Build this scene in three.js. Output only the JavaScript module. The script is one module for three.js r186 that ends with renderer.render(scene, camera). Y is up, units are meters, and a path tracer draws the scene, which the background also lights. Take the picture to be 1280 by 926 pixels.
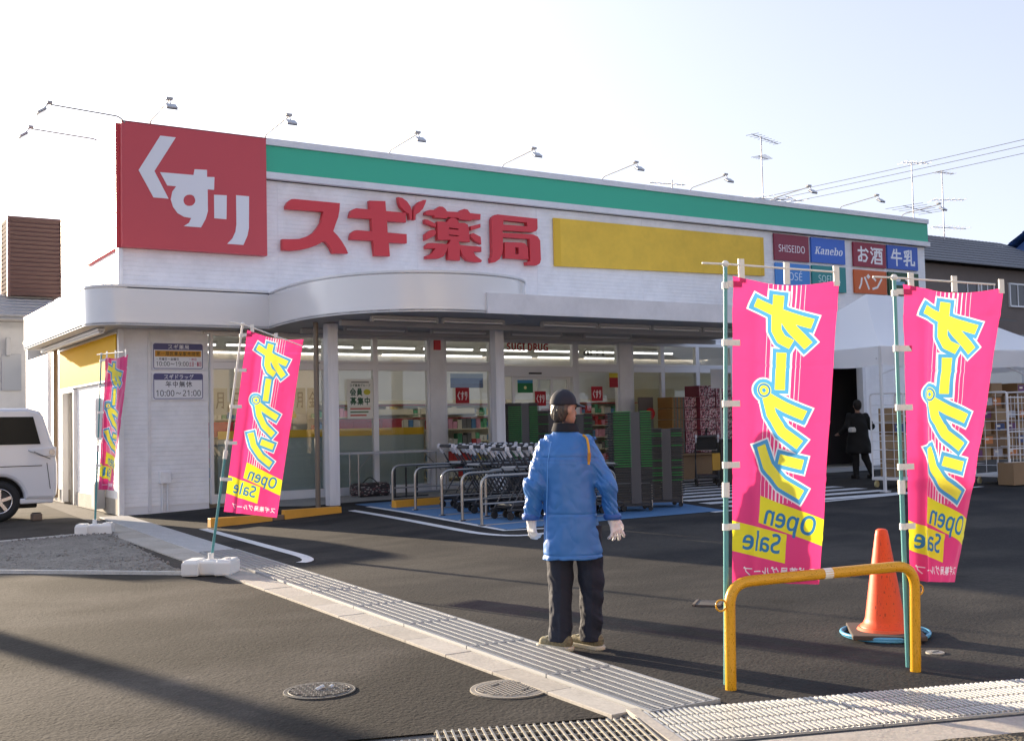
import * as THREE from 'three';
import { mergeGeometries } from 'three/addons/utils/BufferGeometryUtils.js';
import { FontLoader } from 'three/addons/loaders/FontLoader.js';
import { TextGeometry } from 'three/addons/geometries/TextGeometry.js';
import { RoundedBoxGeometry } from 'three/addons/geometries/RoundedBoxGeometry.js';

// ---------------------------------------------------------------- camera, sky, sun, exposure
const scene = new THREE.Scene();
const camera = new THREE.PerspectiveCamera(36.4036, 1024 / 740, 0.1, 3000);
camera.rotation.order = 'YXZ';
camera.position.set(-4.8906, 1.45, 20.4798);
camera.rotation.set(0.048046, -0.569715, -0.022422);
const renderer = new THREE.WebGLRenderer({ antialias: true });
renderer.setSize(1024, 740);
renderer.toneMapping = THREE.LinearToneMapping;
renderer.toneMappingExposure = 2.5;
renderer.shadowMap.enabled = true;
const D2R = Math.PI / 180, SUN_AZ = 13.5 * D2R, SUN_EL = 11 * D2R;
const SUN = new THREE.Vector3(-Math.sin(SUN_AZ) * Math.cos(SUN_EL), Math.sin(SUN_EL), -Math.cos(SUN_AZ) * Math.cos(SUN_EL));
const sun = new THREE.DirectionalLight(new THREE.Color(1.0, 0.81, 0.58), 5.0);
sun.position.copy(SUN).multiplyScalar(120); sun.castShadow = true; sun.shadow.radius = 1.2;
Object.assign(sun.shadow.camera, { left: -45, right: 45, top: 30, bottom: -30, near: 1, far: 300 });
sun.shadow.mapSize.set(4096, 4096); sun.name = 'sun'; scene.add(sun); scene.add(sun.target);
{ // hazy low-sun winter sky: white towards the sun, pale blue away from it
  const W = 1024, H = 512, data = new Float32Array(W * H * 4);
  for (let j = 0; j < H; j++) for (let i = 0; i < W; i++) {
    const up = ((j + 0.5) / H - 0.5) * Math.PI, ro = ((i + 0.5) / W - 0.5) * 2 * Math.PI;
    const x = Math.cos(ro) * Math.cos(up), y = Math.sin(up), z = Math.sin(ro) * Math.cos(up);
    const c = x * SUN.x + y * SUN.y + z * SUN.z, a = Math.acos(Math.min(1, Math.max(-1, c)));
    const hz = Math.exp(-Math.max(y, 0) * 2.6);
    const glow = 1.6 * Math.exp(-a * 2.6) + 2.2 * Math.exp(-a * 7);
    const k = (j * W + i) * 4;
    data[k] = 0.085 + 0.3 * hz + glow * 1.0; data[k + 1] = 0.122 + 0.304 * hz + glow * 0.95; data[k + 2] = 0.215 + 0.31 * hz + glow * 0.88; data[k + 3] = 1;
    if (y < -0.02) { data[k] = 0.25; data[k + 1] = 0.25; data[k + 2] = 0.25; }
  }
  const t = new THREE.DataTexture(data, W, H, THREE.RGBAFormat, THREE.FloatType);
  t.mapping = THREE.EquirectangularReflectionMapping; t.magFilter = THREE.LinearFilter; t.needsUpdate = true;
  scene.background = t; scene.environment = t;
}

// ---------------------------------------------------------------- helpers
let seed = 7;
const rnd = () => { seed = (seed + 0x6d2b79f5) | 0; let t = Math.imul(seed ^ (seed >>> 15), 1 | seed); t = (t + Math.imul(t ^ (t >>> 7), 61 | t)) ^ t; return ((t ^ (t >>> 14)) >>> 0) / 4294967296; };
const rr = (a, b) => a + (b - a) * rnd();
const V = (x, y, z) => new THREE.Vector3(x, y, z);
const used = {};
function numbered(n) { const k = used[n] = (used[n] ?? -1) + 1; return k ? n + '_' + String(k).padStart(3, '0') : n; }
function tag(o, label, category, group, kind) { if (label) o.userData.label = label; if (category) o.userData.category = category; if (group) o.userData.group = group; if (kind) o.userData.kind = kind; return o; }
function thing(name, label, category, p = [0, 0, 0], turn = 0, group) {
  const o = new THREE.Group(); o.name = numbered(name); scene.add(o); o.position.set(...p); o.rotation.y = turn; return tag(o, label, category, group);
}
function copyOf(root, p, turn, label, group) {
  const r = root.clone(); r.name = numbered(root.name.replace(/_\d{3}$/, '')); scene.add(r); r.position.set(...p); r.rotation.y = turn;
  r.userData = { ...root.userData }; if (label) r.userData.label = label; if (group) r.userData.group = group; return r;
}
function mesh(name, geo, m, parent = scene) {
  const o = new THREE.Mesh(geo, m); o.castShadow = o.receiveShadow = true;
  o.name = parent === scene ? numbered(name) : name; parent.add(o); return o;
}
const struct = (name, geo, m, label) => { const o = mesh(name, geo, m); o.userData.kind = 'structure'; if (label) o.userData.label = label; return o; };
const stuffPart = (name, geo, m, parent) => { const o = mesh(name, geo, m, parent); o.userData.kind = 'stuff'; return o; };
const only = (g) => { g = g.index ? g.toNonIndexed() : g; for (const k of Object.keys(g.attributes)) if (!['position', 'normal', 'uv'].includes(k)) g.deleteAttribute(k);
  if (!g.attributes.uv) g.setAttribute('uv', new THREE.BufferAttribute(new Float32Array(g.attributes.position.count * 2), 2)); return g; };
function boxG(w, h, d) { // box with uv in metres
  const g = new THREE.BoxGeometry(w, h, d), uv = g.attributes.uv, s = [[d, h], [d, h], [w, d], [w, d], [w, h], [w, h]];
  for (let f = 0; f < 6; f++) for (let i = 0; i < 4; i++) { const k = f * 4 + i; uv.setXY(k, uv.getX(k) * s[f][0], uv.getY(k) * s[f][1]); }
  return g;
}
class MB { // mesh builder: boxes, bars and tubes merged into one geometry
  constructor() { this.l = []; }
  add(g, m) { g = only(g.clone()); if (m) g.applyMatrix4(m); this.l.push(g); return this; }
  box(x, y, z, w, h, d, rx = 0, ry = 0, rz = 0) { return this.add(boxG(w, h, d), new THREE.Matrix4().compose(V(x, y, z), new THREE.Quaternion().setFromEuler(new THREE.Euler(rx, ry, rz)), V(1, 1, 1))); }
  rbox(x, y, z, w, h, d, r = 0.01, ry = 0, rx = 0, rz = 0) { return this.add(new RoundedBoxGeometry(w, h, d, 2, r), new THREE.Matrix4().compose(V(x, y, z), new THREE.Quaternion().setFromEuler(new THREE.Euler(rx, ry, rz)), V(1, 1, 1))); }
  cyl(a, b, r0, r1 = r0, n = 12) { const A = V(...a), B = V(...b), d = B.clone().sub(A), L = d.length();
    return this.add(new THREE.CylinderGeometry(r1, r0, L, n), new THREE.Matrix4().compose(A.add(B).multiplyScalar(0.5), new THREE.Quaternion().setFromUnitVectors(V(0, 1, 0), d.normalize()), V(1, 1, 1))); }
  tube(pts, r, n = 8, seg = 0, closed = false) { const c = new THREE.CatmullRomCurve3(pts.map((p) => V(...p)), closed, 'catmullrom', 0.5); return this.add(new THREE.TubeGeometry(c, seg || pts.length * 6, r, n, closed)); }
  sphere(x, y, z, r, sx = 1, sy = 1, sz = 1, n = 14) { return this.add(new THREE.SphereGeometry(r, n, Math.ceil(n * 0.7)), new THREE.Matrix4().compose(V(x, y, z), new THREE.Quaternion(), V(sx, sy, sz))); }
  geo() { return mergeGeometries(this.l); }
  build(name, m, parent) { return mesh(name, this.geo(), m, parent); }
}
// path with rounded corners for bent pipes
function bend(pts, r, n = 6) {
  const P = pts.map((p) => V(...p)), out = [P[0]];
  for (let i = 1; i < P.length - 1; i++) {
    const a = P[i - 1].clone().sub(P[i]), b = P[i + 1].clone().sub(P[i]), k = Math.min(r, a.length() / 2, b.length() / 2); a.setLength(k); b.setLength(k);
    for (let j = 0; j <= n; j++) { const t = j / n, q = P[i].clone().add(a.clone().multiplyScalar((1 - t) * (1 - t))).add(b.clone().multiplyScalar(t * t)); out.push(q); }
  }
  out.push(P[P.length - 1]); return out;
}
function pipe(pts, r, n = 8) { // tube along exact points
  const path = new THREE.CurvePath(); for (let i = 0; i < pts.length - 1; i++) path.add(new THREE.LineCurve3(pts[i], pts[i + 1]));
  const N = pts.length, pos = [], nor = [], uv = [], idx = []; let up = V(0.31, 0.17, 0.93).normalize(), len = 0;
  for (let i = 0; i < N; i++) {
    const t = pts[Math.min(i + 1, N - 1)].clone().sub(pts[Math.max(i - 1, 0)]).normalize();
    up.addScaledVector(t, -up.dot(t)).normalize(); const s = t.clone().cross(up); if (i) len += pts[i].distanceTo(pts[i - 1]);
    for (let j = 0; j <= n; j++) { const a = j / n * Math.PI * 2, d = up.clone().multiplyScalar(Math.cos(a)).addScaledVector(s, Math.sin(a)); pos.push(...pts[i].clone().addScaledVector(d, r).toArray()); nor.push(...d.toArray()); uv.push(j / n, len); }
  }
  for (let i = 0; i < N - 1; i++) for (let j = 0; j < n; j++) { const a = i * (n + 1) + j, b = a + n + 1; idx.push(a, a + 1, b, b, a + 1, b + 1); }
  for (const e of [0, N - 1]) { const c = pos.length / 3; pos.push(...pts[e].toArray()); const t = pts[e].clone().sub(pts[e ? N - 2 : 1]).normalize(); nor.push(...t.toArray()); uv.push(0, 0);
    for (let j = 0; j < n; j++) { const a = e * (n + 1) + j; e ? idx.push(c, a, a + 1) : idx.push(c, a + 1, a); } }
  const g = new THREE.BufferGeometry(); g.setAttribute('position', new THREE.Float32BufferAttribute(pos, 3)); g.setAttribute('normal', new THREE.Float32BufferAttribute(nor, 3)); g.setAttribute('uv', new THREE.Float32BufferAttribute(uv, 2)); g.setIndex(idx); return g;
}
const bentPipe = (pts, r, R, n = 8) => pipe(bend(pts, R), r, n);
function grid(n, m, f, uvf) { // f(s, t) -> [x, y, z]
  const pos = [], uv = [], idx = [];
  for (let j = 0; j <= m; j++) for (let i = 0; i <= n; i++) { pos.push(...f(i / n, j / m)); uv.push(...(uvf ? uvf(i / n, j / m) : [i / n, j / m])); }
  for (let j = 0; j < m; j++) for (let i = 0; i < n; i++) { const a = j * (n + 1) + i, b = a + n + 1; idx.push(a, a + 1, b, b, a + 1, b + 1); }
  const g = new THREE.BufferGeometry(); g.setAttribute('position', new THREE.Float32BufferAttribute(pos, 3)); g.setAttribute('uv', new THREE.Float32BufferAttribute(uv, 2)); g.setIndex(idx); g.computeVertexNormals(); return g;
}
function extrude(pts, depth, holes = [], bevel = 0) {
  const s = new THREE.Shape(pts.map((p) => new THREE.Vector2(...p))); for (const h of holes) s.holes.push(new THREE.Path(h.map((p) => new THREE.Vector2(...p))));
  return new THREE.ExtrudeGeometry(s, { depth, bevelEnabled: bevel > 0, bevelSize: bevel, bevelThickness: bevel, bevelSegments: 2, bevelOffset: -bevel, curveSegments: 8 });
}
// ---- noise textures
const smooth = (t) => t * t * (3 - 2 * t), lerp = (a, b, t) => a + (b - a) * t, ss = (t, a, b) => smooth(Math.min(1, Math.max(0, (t - a) / (b - a))));
function h2(x, y, s) { let n = Math.imul(x | 0, 374761393) + Math.imul(y | 0, 668265263) + Math.imul(s | 0, 974634777); n = Math.imul(n ^ (n >>> 13), 1274126177); return ((n ^ (n >>> 16)) >>> 0) / 4294967296; }
function vn(x, y, s, per) { const X = Math.floor(x), Y = Math.floor(y), fx = smooth(x - X), fy = smooth(y - Y), w = (a) => per ? ((a % per) + per) % per : a;
  return lerp(lerp(h2(w(X), w(Y), s), h2(w(X + 1), w(Y), s), fx), lerp(h2(w(X), w(Y + 1), s), h2(w(X + 1), w(Y + 1), s), fx), fy); }
function fbm(x, y, s = 1, o = 4) { let v = 0, a = 0.5, t = 0; for (let i = 0; i < o; i++) { v += a * vn(x, y, s + i); t += a; a *= 0.55; x *= 2.03; y *= 2.03; } return v / t; }
function tex(size, f, rep = [1, 1]) { // f(u, v) -> grey or [r, g, b], linear
  const d = new Uint8Array(size * size * 4);
  for (let j = 0; j < size; j++) for (let i = 0; i < size; i++) { const v = f(i / size, j / size), k = (j * size + i) * 4, c = Array.isArray(v) ? v : [v, v, v]; for (let q = 0; q < 3; q++) d[k + q] = Math.max(0, Math.min(255, c[q] * 255)); d[k + 3] = 255; }
  const t = new THREE.DataTexture(d, size, size, THREE.RGBAFormat); t.wrapS = t.wrapT = THREE.RepeatWrapping; t.magFilter = THREE.LinearFilter; t.minFilter = THREE.LinearMipmapLinearFilter; t.repeat.set(...rep); t.needsUpdate = true; return t;
}
const tn = (u, v, f, s) => vn(u * f, v * f, s, f); // tileable noise of f cells
const grainT = (() => { // asphalt: fine grain, dust, stains, scuffs and hairline cracks over a 16 m square
  const N = 1536, S = 16, d = new Float32Array(N * N);
  for (let y = 0; y < N; y++) for (let x = 0; x < N; x++) { const g = h2(x, y, 3), g2 = tn(x / N, y / N, 512, 2), g3 = tn(x / N, y / N, 210, 6); d[y * N + x] = 0.4 + 0.2 * g + 0.2 * g2 + 0.12 * g3 + 0.13 * tn(x / N, y / N, 24, 5) + 0.12 * (tn(x / N, y / N, 7, 15) - 0.5) + (g > 0.985 ? 0.25 : 0); }
  const put = (x, y, v) => { x = ((Math.round(x) % N) + N) % N; y = ((Math.round(y) % N) + N) % N; d[y * N + x] *= v; };
  for (let k = 0; k < 90; k++) { const cx = rnd() * N, cy = rnd() * N, r = rr(3, k < 12 ? 40 : 16), v = rnd() < 0.6 ? rr(0.58, 0.86) : rr(1.08, 1.3); for (let y = -r; y <= r; y++) for (let x = -r; x <= r; x++) { const q = Math.hypot(x, y) / r + 0.5 * (tn((cx + x) / N, (cy + y) / N, 90, 77) - 0.5); if (q < 1) put(cx + x, cy + y, lerp(v, 1, ss(q, 0.5, 1))); } }
  for (let k = 0; k < 9; k++) { let x = rnd() * N, y = rnd() * N, a = rnd() * 6.28; const n = rr(120, 420); for (let s = 0; s < n; s++) { a += rr(-0.22, 0.22); x += Math.cos(a); y += Math.sin(a); put(x, y, 0.62); put(x + 1, y, 0.8); } }
  for (let k = 0; k < 7; k++) { const x0 = rnd() * N, y0 = rnd() * N, R = rr(300, 900), a0 = rnd() * 6.28, v = rr(0.86, 0.93); for (let s = 0; s < 900; s++) { const a = a0 + s / R; for (let w = -9; w <= 9; w++) put(x0 + Math.cos(a) * (R + w), y0 + Math.sin(a) * (R + w), lerp(1, v, (1 - Math.abs(w) / 10) * h2(s, w, 8))); } }
  const o = new Uint8Array(N * N * 4); for (let i = 0; i < N * N; i++) { const v = Math.max(0, Math.min(255, d[i] * 235)); o[i * 4] = v; o[i * 4 + 1] = v; o[i * 4 + 2] = v; o[i * 4 + 3] = 255; }
  const t = new THREE.DataTexture(o, N, N, THREE.RGBAFormat); t.wrapS = t.wrapT = THREE.RepeatWrapping; t.magFilter = THREE.LinearFilter; t.minFilter = THREE.LinearMipmapLinearFilter; t.repeat.set(1 / S, 1 / S); t.needsUpdate = true; return t;
})();
const grainB = tex(512, (u, v) => 0.45 * tn(u, v, 200, 11) + 0.55 * tn(u, v, 90, 12), [0.6, 0.6]);
const softT = tex(256, (u, v) => 0.82 + 0.1 * tn(u, v, 8, 21) + 0.06 * tn(u, v, 32, 22) + 0.04 * tn(u, v, 128, 23), [0.35, 0.35]);
const speckT = tex(256, (u, v) => 0.66 + 0.16 * tn(u, v, 128, 31) + 0.12 * tn(u, v, 48, 32) + 0.12 * tn(u, v, 6, 33), [0.9, 0.9]);
const gravB = tex(512, (u, v) => 0.6 * tn(u, v, 64, 41) + 0.4 * tn(u, v, 130, 42));
const gravT = tex(512, (u, v) => { const t = tn(u, v, 96, 43), q = tn(u, v, 40, 44), w = tn(u, v, 7, 45); const k = 0.25 + 0.35 * t + 0.2 * q + 0.15 * w; return [k * 1.03, k, k * 0.95]; });
const scuffT = tex(512, (u, v) => { const q = tn(u, v, 90, 52), w = tn(u, v, 14, 53), s = tn(u, v * 3, 60, 54); return 0.86 + 0.1 * w - (q > 0.86 ? 0.35 : 0) - (s > 0.9 ? 0.18 : 0) - 0.08 * tn(u, v, 256, 55); }, [1, 1]);
const mat = (c, rough = 0.7, metal = 0, o = {}) => new THREE.MeshStandardMaterial({ color: new THREE.Color().setRGB(...(Array.isArray(c) ? c : [c, c, c])), roughness: rough, metalness: metal, side: THREE.DoubleSide, ...o });
const phys = (c, o) => new THREE.MeshPhysicalMaterial({ color: new THREE.Color().setRGB(...(Array.isArray(c) ? c : [c, c, c])), side: THREE.DoubleSide, ...o });
const css = (h) => { const c = new THREE.Color(h); return [c.r, c.g, c.b]; };
const M = {
  asphaltLot: phys(1, { roughness: 0.9, specularIntensity: 0.4,  map: grainT, bumpMap: grainB, bumpScale: 0.0035, vertexColors: true }),
  road: mat([0.16, 0.15, 0.14], 0.92, 0, { map: grainT, bumpMap: grainB, bumpScale: 0.0035 }),
  concrete: mat([0.5, 0.46, 0.4], 0.85, 0, { map: speckT, bumpMap: grainB, bumpScale: 0.0015 }),
  slab: mat([0.36, 0.35, 0.33], 0.8, 0, { map: speckT }),
  galv: mat([0.36, 0.37, 0.38], 0.55, 0.45), galvWhite: mat([0.6, 0.6, 0.58], 0.4, 0.4), void: mat(0.085, 0.95), steelDark: mat([0.42, 0.4, 0.36], 0.45, 0.7),
  siding: mat([0.97, 0.97, 0.98], 0.5, 0, { map: softT }), white: mat([0.86, 0.86, 0.87], 0.45), whiteG: mat([0.84, 0.84, 0.86], 0.28, 0.0, { map: softT }),
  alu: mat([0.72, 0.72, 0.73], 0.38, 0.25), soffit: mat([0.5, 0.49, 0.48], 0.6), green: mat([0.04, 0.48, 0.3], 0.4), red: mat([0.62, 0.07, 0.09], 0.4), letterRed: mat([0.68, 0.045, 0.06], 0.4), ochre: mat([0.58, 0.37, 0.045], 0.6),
  paint: mat([0.82, 0.82, 0.82], 0.7, 0, { map: speckT }), bluePaint: mat([0.09, 0.22, 0.42], 0.75, 0, { map: speckT }), curb: mat([0.78, 0.36, 0.03], 0.5, 0, { map: softT }),
  glass: phys([0.94, 0.96, 0.95], { roughness: 0.0, transmission: 1, thickness: 0, ior: 1.5 }), black: mat(0.018, 0.5), rubber: mat(0.025, 0.8), darkPlastic: mat([0.04, 0.042, 0.046], 0.45), steel: mat([0.4, 0.39, 0.37], 0.3, 0.9), chrome: mat([0.8, 0.8, 0.8], 0.15, 1),
  yellowPipe: mat([0.88, 0.43, 0.015], 0.34, 0, { map: scuffT, roughnessMap: scuffT }), orange: mat([1, 0.1, 0.012], 0.5, 0, { map: scuffT }), teal: mat([0.12, 0.36, 0.36], 0.35, 0.1), polyWhite: mat([0.85, 0.83, 0.78], 0.5), clip: mat([0.9, 0.87, 0.8], 0.5), brown: mat([0.22, 0.15, 0.09], 0.5, 0.3),
  carton: mat([0.32, 0.21, 0.115], 0.8, 0, { map: softT }), shelfWhite: mat([0.7, 0.66, 0.56], 0.7), tile: mat([0.14, 0.14, 0.15], 0.6), beige: mat([0.66, 0.58, 0.46], 0.85, 0, { map: softT }), brownMetal: mat([0.13, 0.06, 0.055], 0.5, 0.1),
  tent: phys([0.95, 0.96, 0.98], { roughness: 0.9, transmission: 0.3, thickness: 0 }), hose: mat([0.1, 0.38, 0.6], 0.4), wood: mat([0.2, 0.14, 0.1], 0.8), grey: mat([0.45, 0.45, 0.45], 0.5), baseGrey: mat([0.5, 0.47, 0.42], 0.9, 0, { map: speckT }), tubeOff: mat([0.8, 0.8, 0.8], 0.35),
};
M.lamp = new THREE.MeshStandardMaterial({ color: 0xffffff, emissive: new THREE.Color(1, 0.97, 0.92), emissiveIntensity: 1.3 });
const ORD = ['lowest', 'second', 'third', 'fourth', 'fifth', 'sixth', 'seventh', 'eighth', 'ninth', 'tenth', 'eleventh', 'twelfth', 'thirteenth', 'fourteenth', 'fifteenth', 'sixteenth', 'seventeenth', 'eighteenth', 'nineteenth', 'twentieth'], TENS = ['', '', 'twenty', 'thirty', 'forty'];
const ord = (i) => i < 20 ? ORD[i] : (i + 1) % 10 === 0 ? ['', '', '', 'thirtieth', 'fortieth'][(i + 1) / 10] : TENS[Math.floor((i + 1) / 10)] + '-' + ['', 'first', ...ORD.slice(1)][(i + 1) % 10];
// ground height: the lot rises a little from the drain towards the shop front
const gh = (x, z) => 0.12 * ss(x, -0.2, 4) * (1 - ss(z, 4, 13));
const G3 = (x, z, dy = 0) => [x, gh(x, z) + dy, z];
function sheet(a, b, c, d, n, m, dy, h = gh) { // bilinear patch a b / d c on the ground, uv in metres
  const P = (s, t) => { const x = lerp(lerp(a[0], b[0], s), lerp(d[0], c[0], s), t), z = lerp(lerp(a[1], b[1], s), lerp(d[1], c[1], s), t); return [x, z]; };
  return grid(n, m, (s, t) => { const [x, z] = P(s, t); return [x, h(x, z) + dy, z]; }, (s, t) => P(s, t));
}
function strip(pts, w, dy) { // painted line of width w along ground points
  const out = [], N = pts.length, L = [], R = [];
  const dense = []; for (let i = 0; i < N - 1; i++) { const k = Math.max(1, Math.ceil(Math.hypot(pts[i + 1][0] - pts[i][0], pts[i + 1][1] - pts[i][1]) / 0.35)); for (let j = 0; j < k; j++) dense.push([lerp(pts[i][0], pts[i + 1][0], j / k), lerp(pts[i][1], pts[i + 1][1], j / k)]); } dense.push(pts[N - 1]);
  dense.forEach((p, i) => { const a = dense[Math.max(0, i - 1)], b = dense[Math.min(dense.length - 1, i + 1)], dx = b[0] - a[0], dz = b[1] - a[1], l = Math.hypot(dx, dz); L.push([p[0] - dz / l * w / 2, p[1] + dx / l * w / 2]); R.push([p[0] + dz / l * w / 2, p[1] - dx / l * w / 2]); });
  const K = dense.length - 1;
  return grid(K, 1, (s, t) => { const i = Math.round(s * K), p = t ? L[i] : R[i]; return [p[0], gh(...p) + dy, p[1]]; }, (s, t) => { const i = Math.round(s * K), p = t ? L[i] : R[i]; return p; });
}
// ---- lettering drawn stroke by stroke (100 x 100 boxes)
const GL = {
  'ス': '15,15 80,15 70,40 50,65 15,88|55,60 88,88', 'ギ': '15,32 78,26|10,58 85,50|42,8 55,92|75,5 82,18|88,2 95,15',
  '薬': '8,15 92,15|33,5 33,24|67,5 67,24|38,30 62,30 62,55 38,55 38,30|38,42 62,42|50,24 48,30|12,32 26,42|10,56 28,48|88,32 74,42|74,48 90,56|8,66 92,66|50,56 50,96|46,68 12,92|54,68 88,92',
  '局': '20,10 82,10 82,32 20,32|20,10 20,50 8,92|20,46 86,46 86,86 74,92|36,58 66,58 66,80 36,80 36,58', 'グ': '38,8 12,48|32,24 78,24 64,62 28,92|78,4 84,16|90,2 96,13', 'ル': '30,15 30,50 10,85|58,12 58,82 90,50', 'ー': '8,50 92,50',
  'プ': '12,22 78,22 70,52 30,90|88,8 94,14 88,20 82,14 88,8', 'ド': '35,8 35,92|35,40 80,62|68,10 76,24|84,6 92,20', 'ラ': '22,14 78,14|12,38 86,38 74,66 34,92', 'ッ': '18,42 26,58|44,38 52,54|86,40 74,68 40,90',
  '年': '30,5 12,32|26,20 88,20|28,44 84,44|28,44 28,66|5,66 95,66|56,20 56,96', '中': '14,25 86,25 86,62 14,62 14,25|50,5 50,96', '無': '25,5 10,28|20,18 90,18|6,44 94,44|10,68 90,68|26,18 26,68|42,18 42,68|58,18 58,68|74,18 74,68|14,78 8,94|36,78 40,92|60,78 66,92|84,76 94,92',
  '休': '30,5 8,48|22,30 22,96|36,30 96,30|66,6 66,96|64,32 34,80|68,32 98,80', '土': '18,36 82,36|50,8 50,90|6,90 94,90', '日': '22,8 78,8 78,92 22,92 22,8|22,50 78,50', '祝': '22,4 30,14|8,24 42,24 8,62|26,44 26,96|32,48 42,58|52,12 90,12 90,46 52,46 52,12|60,46 40,94|76,46 76,90 96,90 96,76',
  '第': '22,4 10,20|18,12 46,12|64,4 52,20|60,12 92,12|16,30 82,30 82,46 18,46 14,64 90,64 86,86|50,30 50,96|48,66 12,92', '一': '6,50 94,50', '類': '8,26 48,26|28,6 28,48|12,10 20,20|44,10 36,20|6,64 50,64|28,50 8,94|28,64 50,92|54,8 96,8|74,8 70,22|58,22 92,22 92,74 58,74 58,22|58,40 92,40|58,58 92,58|66,78 54,94|82,78 96,94',
  '医': '94,10 10,10 10,92 94,92|34,18 22,38|30,28 80,28|20,50 88,50|54,28 54,52 24,82|56,54 86,82', '品': '28,8 72,8 72,42 28,42 28,8|8,54 44,54 44,92 8,92 8,54|56,54 92,54 92,92 56,92 56,54', '販': '10,8 38,8 38,66 10,66 10,8|10,28 38,28|10,46 38,46|16,72 6,94|32,72 44,94|50,12 94,12|52,12 52,56 42,94|52,36 88,36 76,66 50,94|58,50 96,94',
  '売': '14,18 86,18|50,4 50,34|22,34 78,34|8,60 8,46 92,46 92,60|36,56 34,76 8,94|62,56 62,90 94,90 94,78', '時': '8,14 38,14 38,84 8,84 8,14|8,48 38,48|48,18 92,18|70,4 70,36|42,36 98,36|42,56 98,56|80,42 80,94 66,88|52,66 60,80', '間': '8,6 42,6 42,38 8,38 8,96|8,22 42,22|58,38 58,6 92,6 92,94 80,94|58,22 92,22|58,38 92,38|34,50 66,50 66,88 34,88 34,50|34,68 66,68',
  '月': '24,6 80,6 80,94 66,90|24,6 24,60 10,94|24,34 80,34|24,60 80,60', '曜': '6,14 34,14 34,84 6,84 6,14|6,48 34,48|42,8 64,8 64,32 44,34|70,8 94,8 94,32 74,34|50,40 42,60|48,52 48,96|48,52 96,52|48,66 92,66|48,80 92,80|48,94 98,94|72,40 72,94', '金': '50,4 6,44|50,4 94,44|28,42 72,42|12,64 88,64|50,42 50,92|6,92 94,92|26,72 34,84|74,72 66,84',
  '会': '50,4 6,46|50,4 94,46|30,40 70,40|10,60 90,60|46,60 24,90 80,86|68,72 86,94', '員': '28,6 72,6 72,24 28,24 28,6|20,34 80,34 80,76 20,76 20,34|20,48 80,48|20,62 80,62|36,80 12,96|64,80 90,96', '募': '8,12 92,12|34,4 34,20|66,4 66,20|28,26 72,26 72,46 28,46 28,26|28,36 72,36|8,56 92,56|40,48 10,76|62,56 94,74|28,72 76,72 72,94 60,94|50,64 20,96',
  '集': '30,4 10,34|26,20 26,58|26,18 90,18|26,32 84,32|26,45 84,45|26,58 92,58|56,8 56,58|6,72 94,72|50,60 50,98|48,74 12,96|52,74 88,96', 'お': '12,28 64,26|36,8 36,84 14,84 14,66 40,50 70,50 84,66 70,86 54,86|74,18 90,30', '酒': '8,8 18,18|4,32 14,42|6,92 24,60|30,12 98,12|52,12 52,30|74,12 74,30|36,30 92,30 92,94 36,94 36,30|52,30 50,52 38,60|74,30 74,52 90,54|36,72 92,72',
  '牛': '30,8 14,42|24,26 84,26|6,54 94,54|52,5 52,96', '乳': '50,6 10,14|12,22 18,34|30,20 34,32|50,18 42,32|12,42 46,42 30,54 30,92 20,90|4,68 56,62|68,6 68,88 96,88 96,72', 'パ': '28,30 22,60 6,86|56,24 70,50 88,86|86,8 94,15 86,22 78,15 86,8', 'ン': '12,18 34,34|12,86 50,76 88,28', 'く': '70,8 24,50 72,92', 'す': '8,26 92,26|58,6 58,58 44,66 36,54 46,44 58,52 56,74 34,94', 'り': '28,10 26,50|70,10 72,54 42,94', '〜': '8,56 24,42 42,48 60,58 76,58 92,44', '・': '46,46 54,54', '■': '30,50 70,50',
};
function glyphs(c, s, x, y, w, h, lw, color, gap = 0.06) { // draws a row of glyphs; x, y = top left, w = width of the row
  const n = [...s].length, cw = w / n; c.strokeStyle = color; c.lineWidth = lw; c.lineCap = 'square'; c.lineJoin = 'miter';
  [...s].forEach((ch, i) => { const g = GL[ch]; if (!g) return; for (const st of g.split('|')) { c.beginPath(); st.trim().split(' ').forEach((p, k) => { const [a, b] = p.split(',').map(Number), X = x + i * cw + cw * (gap + a / 100 * (1 - 2 * gap)), Y = y + b / 100 * h; k ? c.lineTo(X, Y) : c.moveTo(X, Y); }); c.stroke(); } });
}
function canvasMat(w, h, draw, o = {}) {
  const cv = document.createElement('canvas'); cv.width = w; cv.height = h; const c = cv.getContext('2d'); draw(c, w, h);
  const t = new THREE.CanvasTexture(cv); t.colorSpace = THREE.SRGBColorSpace; t.magFilter = THREE.LinearFilter; t.anisotropy = 8;
  return (o.transmission ? phys : (c, o) => new THREE.MeshStandardMaterial({ side: THREE.DoubleSide, ...o }))(1, { map: t, roughness: 0.55, ...o });
}
function faceUV(w, h, d) { // thin board whose front face (+z) carries uv 0..1, the rest a corner of the print
  const g = new THREE.BoxGeometry(w, h, d), uv = g.attributes.uv; for (let k = 0; k < 24; k++) if (k < 16 || k > 19) uv.setXY(k, 0.01, 0.99); return g;
}
function text(c, s, x, y, size, color, o = {}) { c.save(); c.font = (o.bold ? 'bold ' : '') + (o.italic ? 'italic ' : '') + size + 'px ' + (o.font || 'sans-serif'); c.fillStyle = color; c.textAlign = o.align || 'center'; c.textBaseline = 'middle'; c.translate(x, y); c.rotate(o.rot || 0); c.scale(o.sx || 1, 1); c.fillText(s, 0, 0); c.restore(); }
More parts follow.
